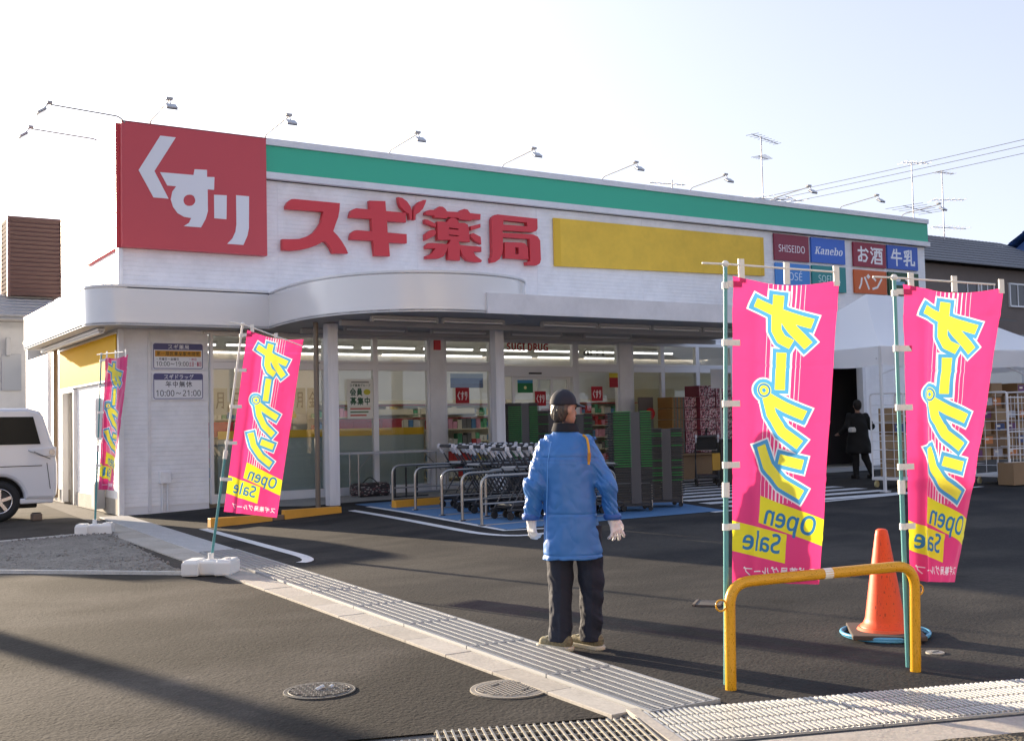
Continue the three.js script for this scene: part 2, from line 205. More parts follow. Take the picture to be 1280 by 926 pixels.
const OUT = {
  su: [[3.09,5.69],[3.09,5.75],[3.13,5.83],[3.21,5.89],[3.27,5.90],[4.22,5.90],[4.21,5.77],[4.18,5.62],[4.12,5.47],[4.07,5.33],[4.16,5.25],[4.25,5.14],[4.33,5.02],[4.38,4.91],[4.05,4.89],[4.01,4.98],[3.96,5.05],[3.89,5.11],[3.85,5.11],[3.72,5.03],[3.57,4.97],[3.39,4.92],[3.18,4.89],[3.01,4.89],[3.01,5.10],[3.18,5.11],[3.36,5.13],[3.52,5.19],[3.65,5.27],[3.74,5.38],[3.81,5.49],[3.86,5.70]],
  gi: [[4.42,5.63],[4.43,5.69],[4.46,5.77],[4.52,5.81],[4.57,5.83],[4.87,5.83],[4.86,6.01],[5.22,6.03],[5.23,5.83],[5.68,5.83],[5.68,5.63],[5.25,5.62],[5.26,5.39],[5.69,5.39],[5.69,5.20],[5.28,5.19],[5.30,4.91],[4.96,4.90],[4.93,5.20],[4.43,5.19],[4.43,5.25],[4.46,5.33],[4.53,5.38],[4.59,5.39],[4.91,5.39],[4.90,5.64]],
  leafL: [[5.51,6.14],[5.60,6.13],[5.71,6.07],[5.79,5.97],[5.82,5.88],[5.82,5.70],[5.76,5.70],[5.75,5.81],[5.65,5.86],[5.56,5.94],[5.52,6.04]],
  leafR: [[6.16,6.14],[6.14,6.07],[6.08,5.95],[5.99,5.86],[5.91,5.81],[5.90,5.70],[5.85,5.70],[5.86,5.90],[5.89,5.99],[5.98,6.08],[6.09,6.13]],
  y1: [[6.13,5.83],[6.13,5.88],[6.18,5.92],[6.25,5.94],[6.37,5.95],[6.41,5.99],[6.47,6.03],[6.55,6.03],[6.61,5.99],[6.65,5.94],[6.95,5.95],[6.99,6.00],[7.07,6.03],[7.15,6.02],[7.21,5.95],[7.47,5.95],[7.46,5.83],[7.25,5.82],[7.24,5.79],[6.93,5.79],[6.93,5.82],[6.66,5.82],[6.64,5.79],[6.35,5.78],[6.34,5.82]],
  y2: [[6.11,5.73],[6.18,5.73],[6.37,5.66],[6.37,5.58],[6.12,5.65]],
  y3: [[6.12,5.42],[6.20,5.49],[6.30,5.53],[6.36,5.52],[6.38,5.46],[6.34,5.40],[6.12,5.29]],
  y4: [[7.46,5.74],[7.46,5.66],[7.22,5.58],[7.21,5.67]],
  y5: [[7.20,5.45],[7.22,5.51],[7.28,5.53],[7.46,5.46],[7.47,5.30],[7.32,5.36]],
  y6: [[6.41,5.71],[6.65,5.72],[6.68,5.78],[6.76,5.82],[6.85,5.81],[6.91,5.77],[6.93,5.72],[7.07,5.73],[7.14,5.70],[7.17,5.63],[7.19,5.33],[6.91,5.32],[6.95,5.25],[7.47,5.25],[7.47,5.14],[7.27,5.13],[7.32,5.05],[7.48,4.96],[7.46,4.92],[7.31,4.91],[7.12,4.93],[7.00,5.03],[6.94,5.18],[6.94,4.92],[6.65,4.92],[6.65,5.19],[6.61,5.08],[6.54,4.98],[6.42,4.93],[6.13,4.91],[6.13,4.97],[6.26,5.02],[6.35,5.14],[6.13,5.12],[6.13,5.19],[6.19,5.24],[6.29,5.25],[6.66,5.25],[6.72,5.34],[6.41,5.32]],
  y6h1: [[6.68,5.61],[6.92,5.60],[6.92,5.56],[6.68,5.56]],
  y6h2: [[6.67,5.46],[6.92,5.46],[6.92,5.42],[6.67,5.42]],
  k1: [[7.74,5.86],[7.77,5.92],[7.82,5.96],[7.90,5.98],[8.93,5.97],[8.93,5.75],[8.89,5.69],[8.80,5.66],[8.02,5.64],[8.02,5.59],[8.81,5.61],[8.93,5.57],[8.99,5.49],[9.00,5.07],[8.97,4.98],[8.88,4.93],[8.62,4.92],[8.60,4.99],[8.71,5.02],[8.71,5.50],[8.02,5.49],[8.02,5.24],[7.99,5.12],[7.92,5.01],[7.81,4.94],[7.70,4.92],[7.69,5.02],[7.72,5.03],[7.74,5.13],[7.74,5.70]],
  k1h: [[8.03,5.87],[8.65,5.87],[8.67,5.77],[8.03,5.76]],
  k2: [[8.06,5.39],[8.50,5.41],[8.60,5.39],[8.66,5.31],[8.67,5.05],[8.06,5.04]],
  k2h: [[8.32,5.30],[8.42,5.30],[8.42,5.14],[8.32,5.14]],
  ku: [[0.70,6.82],[0.98,6.82],[0.59,6.16],[0.84,5.68],[0.57,5.68],[0.31,6.15]],
  suu: [[0.69,6.15],[1.30,6.16],[1.32,6.27],[1.55,6.28],[1.55,6.15],[1.69,6.16],[1.68,5.92],[1.56,5.92],[1.56,5.51],[1.52,5.37],[1.43,5.20],[1.11,5.20],[1.21,5.27],[1.25,5.36],[1.12,5.37],[1.00,5.43],[0.92,5.54],[0.88,5.67],[0.91,5.82],[0.98,5.92],[0.82,5.92]],
  suuh: [[1.33,5.69],[1.32,5.65],[1.29,5.61],[1.26,5.59],[1.22,5.58],[1.18,5.58],[1.14,5.60],[1.12,5.63],[1.11,5.67],[1.12,5.72],[1.14,5.75],[1.18,5.78],[1.22,5.79],[1.26,5.79],[1.30,5.77],[1.32,5.73]],
  ri1: [[1.68,5.83],[1.92,5.84],[1.91,5.39],[1.68,5.39]],
  ri2: [[2.10,5.86],[2.35,5.86],[2.34,5.26],[2.31,5.11],[2.23,4.93],[1.92,4.93],[2.02,5.04],[2.08,5.17],[2.10,5.31]],
};
// ---------------------------------------------------------------- ground
{
  // far ground and road
  const road = struct('road', grid(40, 40, (s, t) => { const e = (u) => { const k = (u - 0.5) * 2; return Math.sign(k) * Math.pow(Math.abs(k), 3) * 600; }; return [e(s), -0.014, e(t)]; }, (s, t) => { const e = (u) => { const k = (u - 0.5) * 2; return Math.sign(k) * Math.pow(Math.abs(k), 3) * 600; }; return [e(s), e(t)]; }), M.road, 'worn grey asphalt road along the front of the lot');
}
const DR = (z) => 0.07 - 0.0588 * z;             // right edge of the drain beside the building
const FX = 1.65 / 1.747, FZ = 0.575 / 1.747;     // direction of the drain along the street
const FP = (a, b) => [-0.881 + FX * a - FZ * b, 16.161 + FZ * a + FX * b];
function asphaltSheet(name, a, b, c, d, n, m, dy, lo, hi, label) {
  const g = sheet(a, b, c, d, n, m, dy), p = g.attributes.position, col = [];
  for (let i = 0; i < p.count; i++) { const x = p.getX(i), z = p.getZ(i), k = ss(0.6 * fbm(x * 0.45, z * 0.8, 5, 4) + 0.4 * fbm(x * 1.9, z * 2.9, 9, 3), 0.38, 0.62); col.push(...lo.map((v, q) => lerp(v, hi[q], k))); }
  g.setAttribute('color', new THREE.Float32BufferAttribute(col, 3)); return struct(name, g, M.asphaltLot, label);
}
const newLo = [0.027, 0.027, 0.029], newHi = [0.068, 0.063, 0.058], oldLo = [0.031, 0.028, 0.0255], oldHi = [0.092, 0.082, 0.072];
asphaltSheet('parking_lot', [DR(0.02), 0.02], [40, 0.02], FP(43.5, 0), FP(0, 0), 120, 80, 0, newLo, newHi, 'dark new asphalt of the shop car park');
asphaltSheet('driveway', [-16, -12], [-0.06, -12], FP(-0.62, 0), [-16, 11.2], 90, 110, -0.004, oldLo, oldHi, 'brown grey asphalt left of the long drain');
{ // gravel wedge between two pale edging lines
  const place = (s, t) => { const z = lerp(3.32, 8.86, t), xr = -0.95 - 0.55 * t, xl = Math.min(xr - 0.02, Math.max((z - 8.926) / 1.02 - 1.494, -1.4 - 4 * (z - 3.4))); return [lerp(xl, xr, s), z]; };
  const g = grid(110, 110, (s, t) => { const [x, z] = place(s, t), e = Math.min(1, 9 * Math.min(t, 1 - t, s, 1 - s + 0.03)); return [x, 0.003 + e * (0.026 * fbm(x * 10, z * 10, 3, 3) + 0.022 * fbm(x * 1.6, z * 1.6, 8, 2)), z]; }, (s, t) => place(s, t));
  tag(mesh('gravel', g, mat([0.4, 0.38, 0.35], 0.95, 0, { map: gravT, bumpMap: gravB, bumpScale: 0.02 })), 'grey gravel wedge between the van and the drain', 'gravel', null, 'stuff');
  const stones = new MB(), st = new THREE.IcosahedronGeometry(1, 0);
  for (let i = 0; i < 1300; i++) { const [x, z] = place(rr(0.03, 1), rnd()), r = rr(0.006, 0.022) * (rnd() < 0.06 ? 1.7 : 1); stones.add(st, new THREE.Matrix4().compose(V(x, 0.026, z), new THREE.Quaternion().setFromEuler(new THREE.Euler(rr(0, 6), rr(0, 6), 0)), V(r, r * 0.7, r))); }
  tag(mesh('gravel_stones', stones.geo(), mat([0.27, 0.25, 0.22], 0.95)), 'loose stones lying on the grey gravel wedge', 'gravel', null, 'stuff');
  const edge = (p, q, w, label) => { const dx = q[0] - p[0], dz = q[1] - p[1]; struct('edging_strip', new MB().box((p[0] + q[0]) / 2, 0.008, (p[1] + q[1]) / 2, Math.hypot(dx, dz), 0.05, w, 0, -Math.atan2(dz, dx)).geo(), mat([0.68, 0.66, 0.62], 0.85, 0, { map: speckT }), label); };
  edge([-5.74, 4.6], [-1.5, 8.92], 0.05, 'pale concrete edging along the front of the gravel'); edge([-5.74, 4.6], [-1.15, 3.42], 0.07, 'pale concrete edging between the gravel and the van');
}
{ // drain channel with steel gratings, beside the lot
  const ch = struct('drain_channel', sheet([DR(0.1) - 0.52, 0.1], [DR(0.1), 0.1], [DR(16.1), 16.17], [DR(16.1) - 0.44, 16.06], 2, 40, 0.004).clone(), M.void, 'long straight drain with silver steel gratings');
  const one = (dark) => { const b = new MB(); for (let i = 0; i < 7; i++) b.box(-0.2 + i * 0.0667, 0.0145, 0, 0.01, 0.021, 0.985); for (let k = 0; k < 38; k++) b.box(0, 0.0135, -0.48 + k * 0.0258, 0.41, 0.016, 0.0105); b.box(-0.212, 0.014, 0, 0.018, 0.024, 0.99).box(0.212, 0.014, 0, 0.018, 0.024, 0.99); b.box(0, 0.014, -0.49, 0.42, 0.022, 0.014).box(0, 0.014, 0.49, 0.42, 0.022, 0.014); return b.geo(); };
  const g = one(), cg = new RoundedBoxGeometry(0.47, 0.03, 0.985, 2, 0.008), cM = mat([0.5, 0.5, 0.5], 0.8, 0, { map: speckT });
  for (let k = 0; k < 16; k++) { const z = 0.62 + k * 1.0, o = k < 7 ? mesh('cover_slab', cg, cM, ch) : mesh('grating', g, M.galv, ch); o.position.set(DR(z) - 0.225, 0.004, z); o.rotation.y = -0.0588 - Math.PI * 0 + 0.0; }
  const blk = new THREE.Group(); blk.name = 'kerb_row'; scene.add(blk); tag(blk, 'row of pale concrete edge blocks left of the long drain', null, null, 'structure');
  const kms = [M.concrete, mat([0.46, 0.42, 0.36], 0.88, 0, { map: speckT }), mat([0.53, 0.49, 0.43], 0.88, 0, { map: speckT })];
  const kw = (z) => 0.3 * (z < 9 ? 1 + (9 - z) * 0.09 : 1 - (z - 9) * 0.07);
  for (let k = 0; k < 24; k++) { const z0 = 1.6 + k * 0.6, z1 = z0 + 0.592, y = -0.016 + 0.0012 * (k % 3); const g = extrude([[DR(z0) - 0.455, -z0], [DR(z1) - 0.455, -z1], [DR(z1) - 0.455 - kw(z1), -z1], [DR(z0) - 0.455 - kw(z0), -z0]], 0.024, [], 0.003); g.rotateX(-Math.PI / 2); g.translate(0, y, 0); mesh('block', g, kms[(k * 7 + 3) % 3], blk); }
}
{ // drain along the street: white slats on the right, open dark bars on the left
  const ch = struct('street_drain', sheet(FP(-0.56, -0.0), FP(34, 0), FP(34, 0.66), FP(-0.56, 0.66), 30, 2, 0.006, () => -0.002).clone(), M.void, 'drain along the street edge with bright steel gratings');
  const ang = -Math.atan2(FZ, FX);
  const wh = new MB(); for (let r = 0; r < 4; r++) for (let i = 0; i < 33; i++) wh.box(-0.48 + i * 0.03, 0.012, -0.21 + r * 0.14, 0.0125, 0.018, 0.122); for (let r = 0; r < 5; r++) wh.box(0, 0.008, -0.28 + r * 0.14, 0.99, 0.012, 0.008);
  const dk = new MB(); for (let i = 0; i < 28; i++) dk.box(-0.482 + i * 0.0357, 0.014, 0, 0.009, 0.024, 0.6); for (let r = 0; r < 7; r++) dk.box(0, 0.012, -0.288 + r * 0.096, 0.99, 0.014, 0.008);
  const wg = wh.geo(), dg = dk.geo();
  for (let k = 0; k < 14; k++) { const o = mesh('grating', wg, M.galvWhite, ch), p = FP(0.02 + k, 0.33); o.position.set(p[0], 0.004, p[1]); o.rotation.y = ang; }
  mesh('void_bed', sheet(FP(-4.6, 0.34), FP(-0.54, 0.075), FP(-0.54, 0.72), FP(-4.6, 1.0), 10, 2, 0.005, () => -0.002), mat(0.012, 0.95), ch);
  for (let k = 0; k < 4; k++) { const o = mesh('grating', dg, M.steelDark, ch), p = FP(-1.04 - k, 0.4 + 0.062 * (k + 0.5)); o.position.set(p[0], 0.004, p[1]); o.rotation.y = ang - 0.062; o.userData.label = 'grating of open dark bars'; }
  struct('street_kerb', sheet(FP(-0.6, 0.665), FP(34, 0.665), FP(34, 0.9), FP(-0.6, 1.02), 60, 2, 0.012, () => 0).clone(), M.concrete, 'worn concrete strip along the street drain');
  struct('drain_frame', new MB().box(...[FP(-0.5, 0.33)[0], 0.012, FP(-0.5, 0.33)[1]], 0.06, 0.03, 0.66, 0, ang).geo(), M.concrete, 'concrete bar between the dark and the bright gratings');
  const rl = struct('verge', sheet(FP(0.5, 0.93), FP(34, 0.86), FP(34, 2.6), FP(0.3, 2.6), 200, 24, 0.008, (x, z) => 0.02 * fbm(x * 7, z * 7, 4, 3)).clone(), mat([0.16, 0.14, 0.1], 0.95, 0, { map: gravT, bumpMap: gravB, bumpScale: 0.02 }), 'rough broken asphalt and moss beyond the kerb');
}
// painted lines on the lot
const line = (pts, w, label, m = M.paint, dy = 0.008) => struct('painted_line', strip(pts, w, dy), m, label);
const R4 = (a, b, r) => { const out = []; for (let i = 0; i <= 6; i++) { const t = i / 6; out.push([lerp(lerp(a[0], b[0], t), lerp(b[0], r[0], t), t), lerp(lerp(a[1], b[1], t), lerp(b[1], r[1], t), t)]); } return out; };
line([[0.26, 3.85], [0.06, 7.8], ...R4([0.05, 8.0], [0.02, 8.75], [-0.22, 8.85])], 0.13, 'white bay line ending beside the long drain');
line([[2.86, 3.4], [2.6, 7.4], ...R4([2.6, 7.5], [2.55, 8.45], [2.95, 8.55]), [3.9, 8.5]], 0.13, 'white bay line along the left of the cart rails');
line([[3.35, 3.0], [3.1, 6.2], [3.0, 7.9], [4.2, 8.35]], 0.1, 'white line bounding the blue cart area');
struct('blue_paint', sheet([3.42, 2.3], [8.4, 2.1], [7.05, 7.75], [3.08, 7.85], 40, 40, 0.006).clone(), M.bluePaint, 'blue painted floor under the carts and basket stacks');
for (let k = 0; k < 9; k++) line([[7.5 + k * 0.1, 7.3 - k * 0.62], [11.9 + k * 0.08, 7.35 - k * 0.62]], 0.3, 'white stripe of the crossing before the entrance');
line([[6.7, 7.85], [14, 7.3]], 0.12, 'white line in front of the striped crossing');
struct('entrance_slab', sheet([1.66, 0.03], [22.3, 0.03], [22.3, 1.72], [2.75, 1.85], 60, 8, 0.012).clone(), M.slab, 'smooth concrete floor along the shop front');

// ---------------------------------------------------------------- the shop
const shop = thing('drugstore', 'single storey white sided drugstore with green band and deep canopy', 'shop building');
const W0 = 22.38, H0 = 7.0, DEP = 9.6, FD = 5.2, T = 0.15;
function siding(len, y0, y1, pitch, m, parent, place) { // lapped boards; local x along the wall, face towards +z
  const n = Math.round((y1 - y0) / pitch), p = (y1 - y0) / n, pos = [], nor = [], uv = [];
  const q = (a, b, c, d, N) => { for (const v of [a, b, c, a, c, d]) { pos.push(...v); nor.push(...N); uv.push(v[0], v[1]); } };
  for (let i = 0; i < n; i++) { const a = y0 + i * p, b = a + p; q([0, a, 0.010], [len, a, 0.010], [len, b - 0.012, 0.006], [0, b - 0.012, 0.006], [0, 0.12, 0.99]); q([0, b - 0.012, 0.006], [len, b - 0.012, 0.006], [len, b, 0.0], [0, b, 0.0], [0, 0.45, 0.89]); q([0, a, 0], [len, a, 0], [len, a, 0.010], [0, a, 0.010], [0, -1, 0]); }
  const g = new THREE.BufferGeometry(); g.setAttribute('position', new THREE.Float32BufferAttribute(pos, 3)); g.setAttribute('normal', new THREE.Float32BufferAttribute(nor, 3)); g.setAttribute('uv', new THREE.Float32BufferAttribute(uv, 2));
  const o = stuffPart('siding', g, m, parent); place(o); return o;
}
{
  const w = new MB();
  w.box(W0 / 2, 5.15, -0.08 - T / 2, W0, 3.7, T);                              // wall above the shop front
  w.box(0.8, 1.65, -0.1 - T / 2, 1.6, 3.3, T);                                // left pier
  w.box(20.95, 1.65, -0.1 - T / 2, 2.86, 3.3, T);                             // right pier
  w.box(0.1, 5.15, -FD / 2 - 0.12, 0.14, 3.7, FD - 0.3).box(0.1, 1.65, -2.0, 0.14, 3.3, 3.4).box(0.1, 1.65, -7.3, 0.14, 3.3, 4.7).box(0.1, 2.83, -4.3, 0.14, 0.94, 1.2); // left side with a doorway
  w.box(W0 - 0.1, 5.3, -FD / 2 - 0.1, 0.18, 3.4, FD - 0.3).box(W0 - 0.1, 1.8, -DEP / 2, 0.18, 3.6, DEP - 0.3).box(W0 / 2, 5.3, -FD + 0.1, W0 - 0.02, 3.4, 0.2).box(W0 / 2, 1.8, -DEP + 0.1, W0 - 0.02, 3.6, 0.2);
  w.build('wall', M.white, shop);
  new MB().box(W0 / 2, 3.62, -DEP / 2, W0 - 0.5, 0.1, DEP - 0.6).build('ceiling', M.white, shop);
  new MB().box(W0 / 2, 6.6, -FD / 2, W0 - 0.4, 0.12, FD - 0.5).box(W0 / 2, 3.75, -DEP / 2 - 2.6, W0 + 0.1, 0.08, DEP - FD + 0.1).build('roof', M.grey, shop);
  siding(W0 - 0.02, 3.3, 6.25, 0.082, M.siding, shop, (o) => o.position.set(0.01, 0, -0.078));
  siding(1.58, 0.14, 3.3, 0.082, M.siding, shop, (o) => o.position.set(0.02, 0, -0.098));
  siding(2.0, 0.14, 3.3, 0.082, M.siding, shop, (o) => o.position.set(20.3, 0, -0.098));
  for (const [za, zb, ya, yb] of [[0, -3.7, 0.28, 3.3], [-4.92, -DEP, 0.28, 3.3], [-3.7, -4.92, 2.36, 3.3], [0, -FD, 3.3, 4.75], [-2.6, -FD, 4.75, 6.9]]) siding(za - zb, ya, yb, 0.082, M.siding, shop, (o) => { o.rotation.y = -Math.PI / 2; o.position.set(0.028, 0, zb); });
  for (const [za, zb] of [[-0.12, -3.7], [-4.92, -DEP]]) new MB().box(0.06, 0.14, (za + zb) / 2, 0.13, 0.28, za - zb).build('footing', M.baseGrey, shop);
  new MB().box(0.01, 1.65, -0.05, 0.09, 3.3, 0.12).build('corner_trim', M.whiteG, shop); new MB().box(0.01, 4.03, -0.05, 0.085, 1.42, 0.12).build('corner_trim', M.whiteG, shop);
  for (const x of [0.52]) new MB().box(x, 1.66, -0.078, 0.05, 3.24, 0.02).build('joint_strip', M.whiteG, shop);
  for (const x of [2.98, 6.0, 9.0, 12.0, 15.0, 18.0, 21.0]) new MB().box(x, 4.95, -0.068, 0.012, 2.55, 0.012).build('joint_strip', M.white, shop);
  new MB().box(12.54, 6.963, -0.06, 19.74, 0.126, 0.3).build('parapet_cap', M.whiteG, shop);
  new MB().box(12.54, 6.64, -0.06, 19.74, 0.515, 0.2).build('green_band', M.green, shop);
  new MB().box(12.56, 6.318, -0.05, 19.78, 0.124, 0.26).build('trim', M.whiteG, shop);
  new MB().box(12.56, 6.249, -0.068, 19.7, 0.014, 0.04).build('shadow_gap', M.black, shop);
  // side door recess and window film
  new MB().box(0.16, 1.15, -4.31, 0.05, 2.3, 1.14).build('side_door', mat([0.6, 0.55, 0.46], 0.5), shop);
  const fr = new MB().box(0.01, 1.2, -3.74, 0.12, 2.34, 0.07).box(0.01, 1.2, -4.88, 0.12, 2.34, 0.07).box(0.01, 2.35, -4.31, 0.12, 0.06, 1.07); fr.build('door_frame', M.alu, shop);
  const sw = new MB().box(-0.012, 2.82, -2.6, 0.05, 0.8, 5.0).build('side_window', mat([0.78, 0.46, 0.02], 1), shop);
  mesh('pane', new MB().box(-0.05, 2.82, -2.6, 0.012, 0.8, 5.0).geo(), phys([0.8, 0.46, 0.02], { roughness: 0.6, specularIntensity: 0.06 }), sw);
  new MB().box(-0.03, 3.235, -2.6, 0.07, 0.03, 5.06).box(-0.03, 2.41, -2.6, 0.07, 0.03, 5.06).build('window_trim', M.alu, shop);
  for (const z of [-5.45, -6.1]) new MB().cyl([-0.07, 0.1, z], [-0.07, 3.3, z], 0.045).build('downpipe', z < -6 ? M.whiteG : M.brown, shop);
}
{ // canopy: low straight part, bulging curve over the bays and a deep flat part
  const YB = 3.3, curve = [];
  const key = [[2.45, 0.82], [2.38, 1.7], [2.42, 2.84], [2.67, 3.65], [3.11, 4.22], [3.6, 4.52], [4.2, 4.68], [4.8, 4.68], [5.4, 4.5], [5.9, 4.1], [6.25, 3.5], [6.38, 2.8], [6.4, 0]];
  const sp = new THREE.CatmullRomCurve3(key.map((k) => V(k[0], 0, k[1])), false, 'centripetal'); for (let i = 0; i <= 72; i++) { const p = sp.getPoint(i / 72); curve.push([p.x, p.z]); }
  const wall = (pts, y0, y1, th) => { const o = new MB(); // vertical fascia following a plan line
    const g = grid(pts.length - 1, 1, (s, t) => { const p = pts[Math.round(s * (pts.length - 1))]; return [p[0], lerp(y0, y1, t), p[1]]; }, (s, t) => [s * 8, t * 0.7]); return g; };
  const slab = (pts, y, th) => { const s = new THREE.Shape(pts.map((p) => new THREE.Vector2(p[0], -p[1]))), g = new THREE.ExtrudeGeometry(s, { depth: th, bevelEnabled: false }); g.rotateX(-Math.PI / 2); g.translate(0, y, 0); return g; };
  const smoothWall = M.whiteCurve = mat([0.8, 0.79, 0.78], 0.24, 0.12);
  const left = [[-0.68, -5.6], [-0.68, 0.2]]; for (let i = 1; i <= 10; i++) { const a = i / 10 * Math.PI / 2; left.push([-0.68 + 0.6 * (1 - Math.cos(a)), 0.2 + 0.62 * Math.sin(a)]); } left.push([2.45, 0.82]);
  mesh('canopy_fascia', wall(left, YB, 3.97, 0), smoothWall, shop);
  mesh('canopy_fascia', wall(curve, YB, 3.95, 0), smoothWall, shop);
  const end = new MB().box(-0.33, 3.635, -5.6, 0.7, 0.67, 0.02); end.build('canopy_end', smoothWall, shop);
  const lp = [...left, [2.45, 0.0], [0, 0.0], [0, -5.6]];
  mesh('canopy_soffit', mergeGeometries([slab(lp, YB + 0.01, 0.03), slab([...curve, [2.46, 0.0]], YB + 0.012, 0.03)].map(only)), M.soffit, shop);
  mesh('canopy_top', mergeGeometries([slab(lp, 3.93, 0.03), slab([...curve, [2.46, 0.0]], 3.91, 0.03)].map(only)), M.white, shop);
  const tr = new MB(); tr.add(grid(left.length - 1, 1, (s, t) => { const p = left[Math.round(s * (left.length - 1))]; return [p[0] - 0.012, lerp(3.95, 3.99, t), p[1] + 0.012]; })); tr.add(grid(72, 1, (s, t) => { const p = curve[Math.round(s * 72)]; return [p[0], lerp(3.93, 3.965, t), p[1] + 0.014]; })); tr.build('canopy_drip_edge', M.alu, shop);
  new MB().box(8.93, 3.462, 4.7, 8.36, 0.34, 0.06).build('canopy_fascia', M.whiteG, shop);
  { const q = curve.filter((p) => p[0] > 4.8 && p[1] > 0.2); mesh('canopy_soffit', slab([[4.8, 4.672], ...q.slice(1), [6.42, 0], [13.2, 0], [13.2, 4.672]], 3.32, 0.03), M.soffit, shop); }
  new MB().box(9.8, 3.6, 2.3, 6.7, 0.03, 4.7).build('canopy_top', M.white, shop);
  for (const z of [1.0, 2.75]) new MB().box(8.1, 3.255, z, 10.2, 0.09, 0.1).build('canopy_beam', M.soffit, shop);
  for (const [x, z] of [[3.1, 2.1], [6.55, 2.1], [13.0, 2.6]]) { const y = gh(x, z); const c = new MB().rbox(x, (3.3 + y) / 2, z, 0.2, 3.3 - y, 0.2, 0.012).build('column', M.whiteG, shop); }
  new MB().cyl([2.78, gh(2.78, 2.2), 2.2], [2.78, 3.3, 2.2], 0.045).cyl([2.78, 2.6, 2.2], [2.86, 2.6, 2.15], 0.012).cyl([2.78, 0.9, 2.2], [2.86, 0.9, 2.15], 0.012).build('downpipe', mat([0.2, 0.16, 0.12], 0.4, 0.2), shop);
  for (const [x, z, L, lab] of [[-0.34, -2.6, 5.4, 'long unlit tube light under the side eave']]) { const t = thing('tube_light', lab, 'tube light', [x, 3.24, z]); new MB().box(0, 0.03, 0, 0.12, 0.05, L).build('casing', M.white, t); new MB().cyl([0.03, -0.015, -L / 2], [0.03, -0.015, L / 2], 0.018).cyl([-0.03, -0.015, -L / 2], [-0.03, -0.015, L / 2], 0.018).build('tube', M.tubeOff, t); }
  let first; for (const [x, z, lab] of [[3.75, 3.7, 'left end of the front row'], [5.05, 3.75, 'second from the left in the front row'], [7.1, 3.75, 'third from the left in the front row'], [8.4, 3.72, 'fourth in the front row'], [9.7, 3.7, 'near the right end of the front row'], [11.0, 3.7, 'right end of the front row'], [4.1, 1.85, 'left end of the back row'], [5.9, 1.8, 'second in the back row'], [7.7, 1.75, 'third in the back row'], [9.5, 1.75, 'fourth in the back row']]) {
    const label = 'unlit tube light under the canopy, ' + lab;
    if (!first) { first = thing('tube_light', label, 'tube light', [x, 3.24, z], 0, 'unlit tube lights under the front canopy'); new MB().box(0, 0.035, 0, 1.22, 0.045, 0.09).box(0.61, 0, 0, 0.04, 0.08, 0.07).box(-0.61, 0, 0, 0.04, 0.08, 0.07).build('casing', M.grey, first); new MB().cyl([-0.6, -0.01, 0], [0.6, -0.01, 0], 0.017).build('tube', M.tubeOff, first); } else copyOf(first, [x, 3.24, z], 0, label);
  }
}
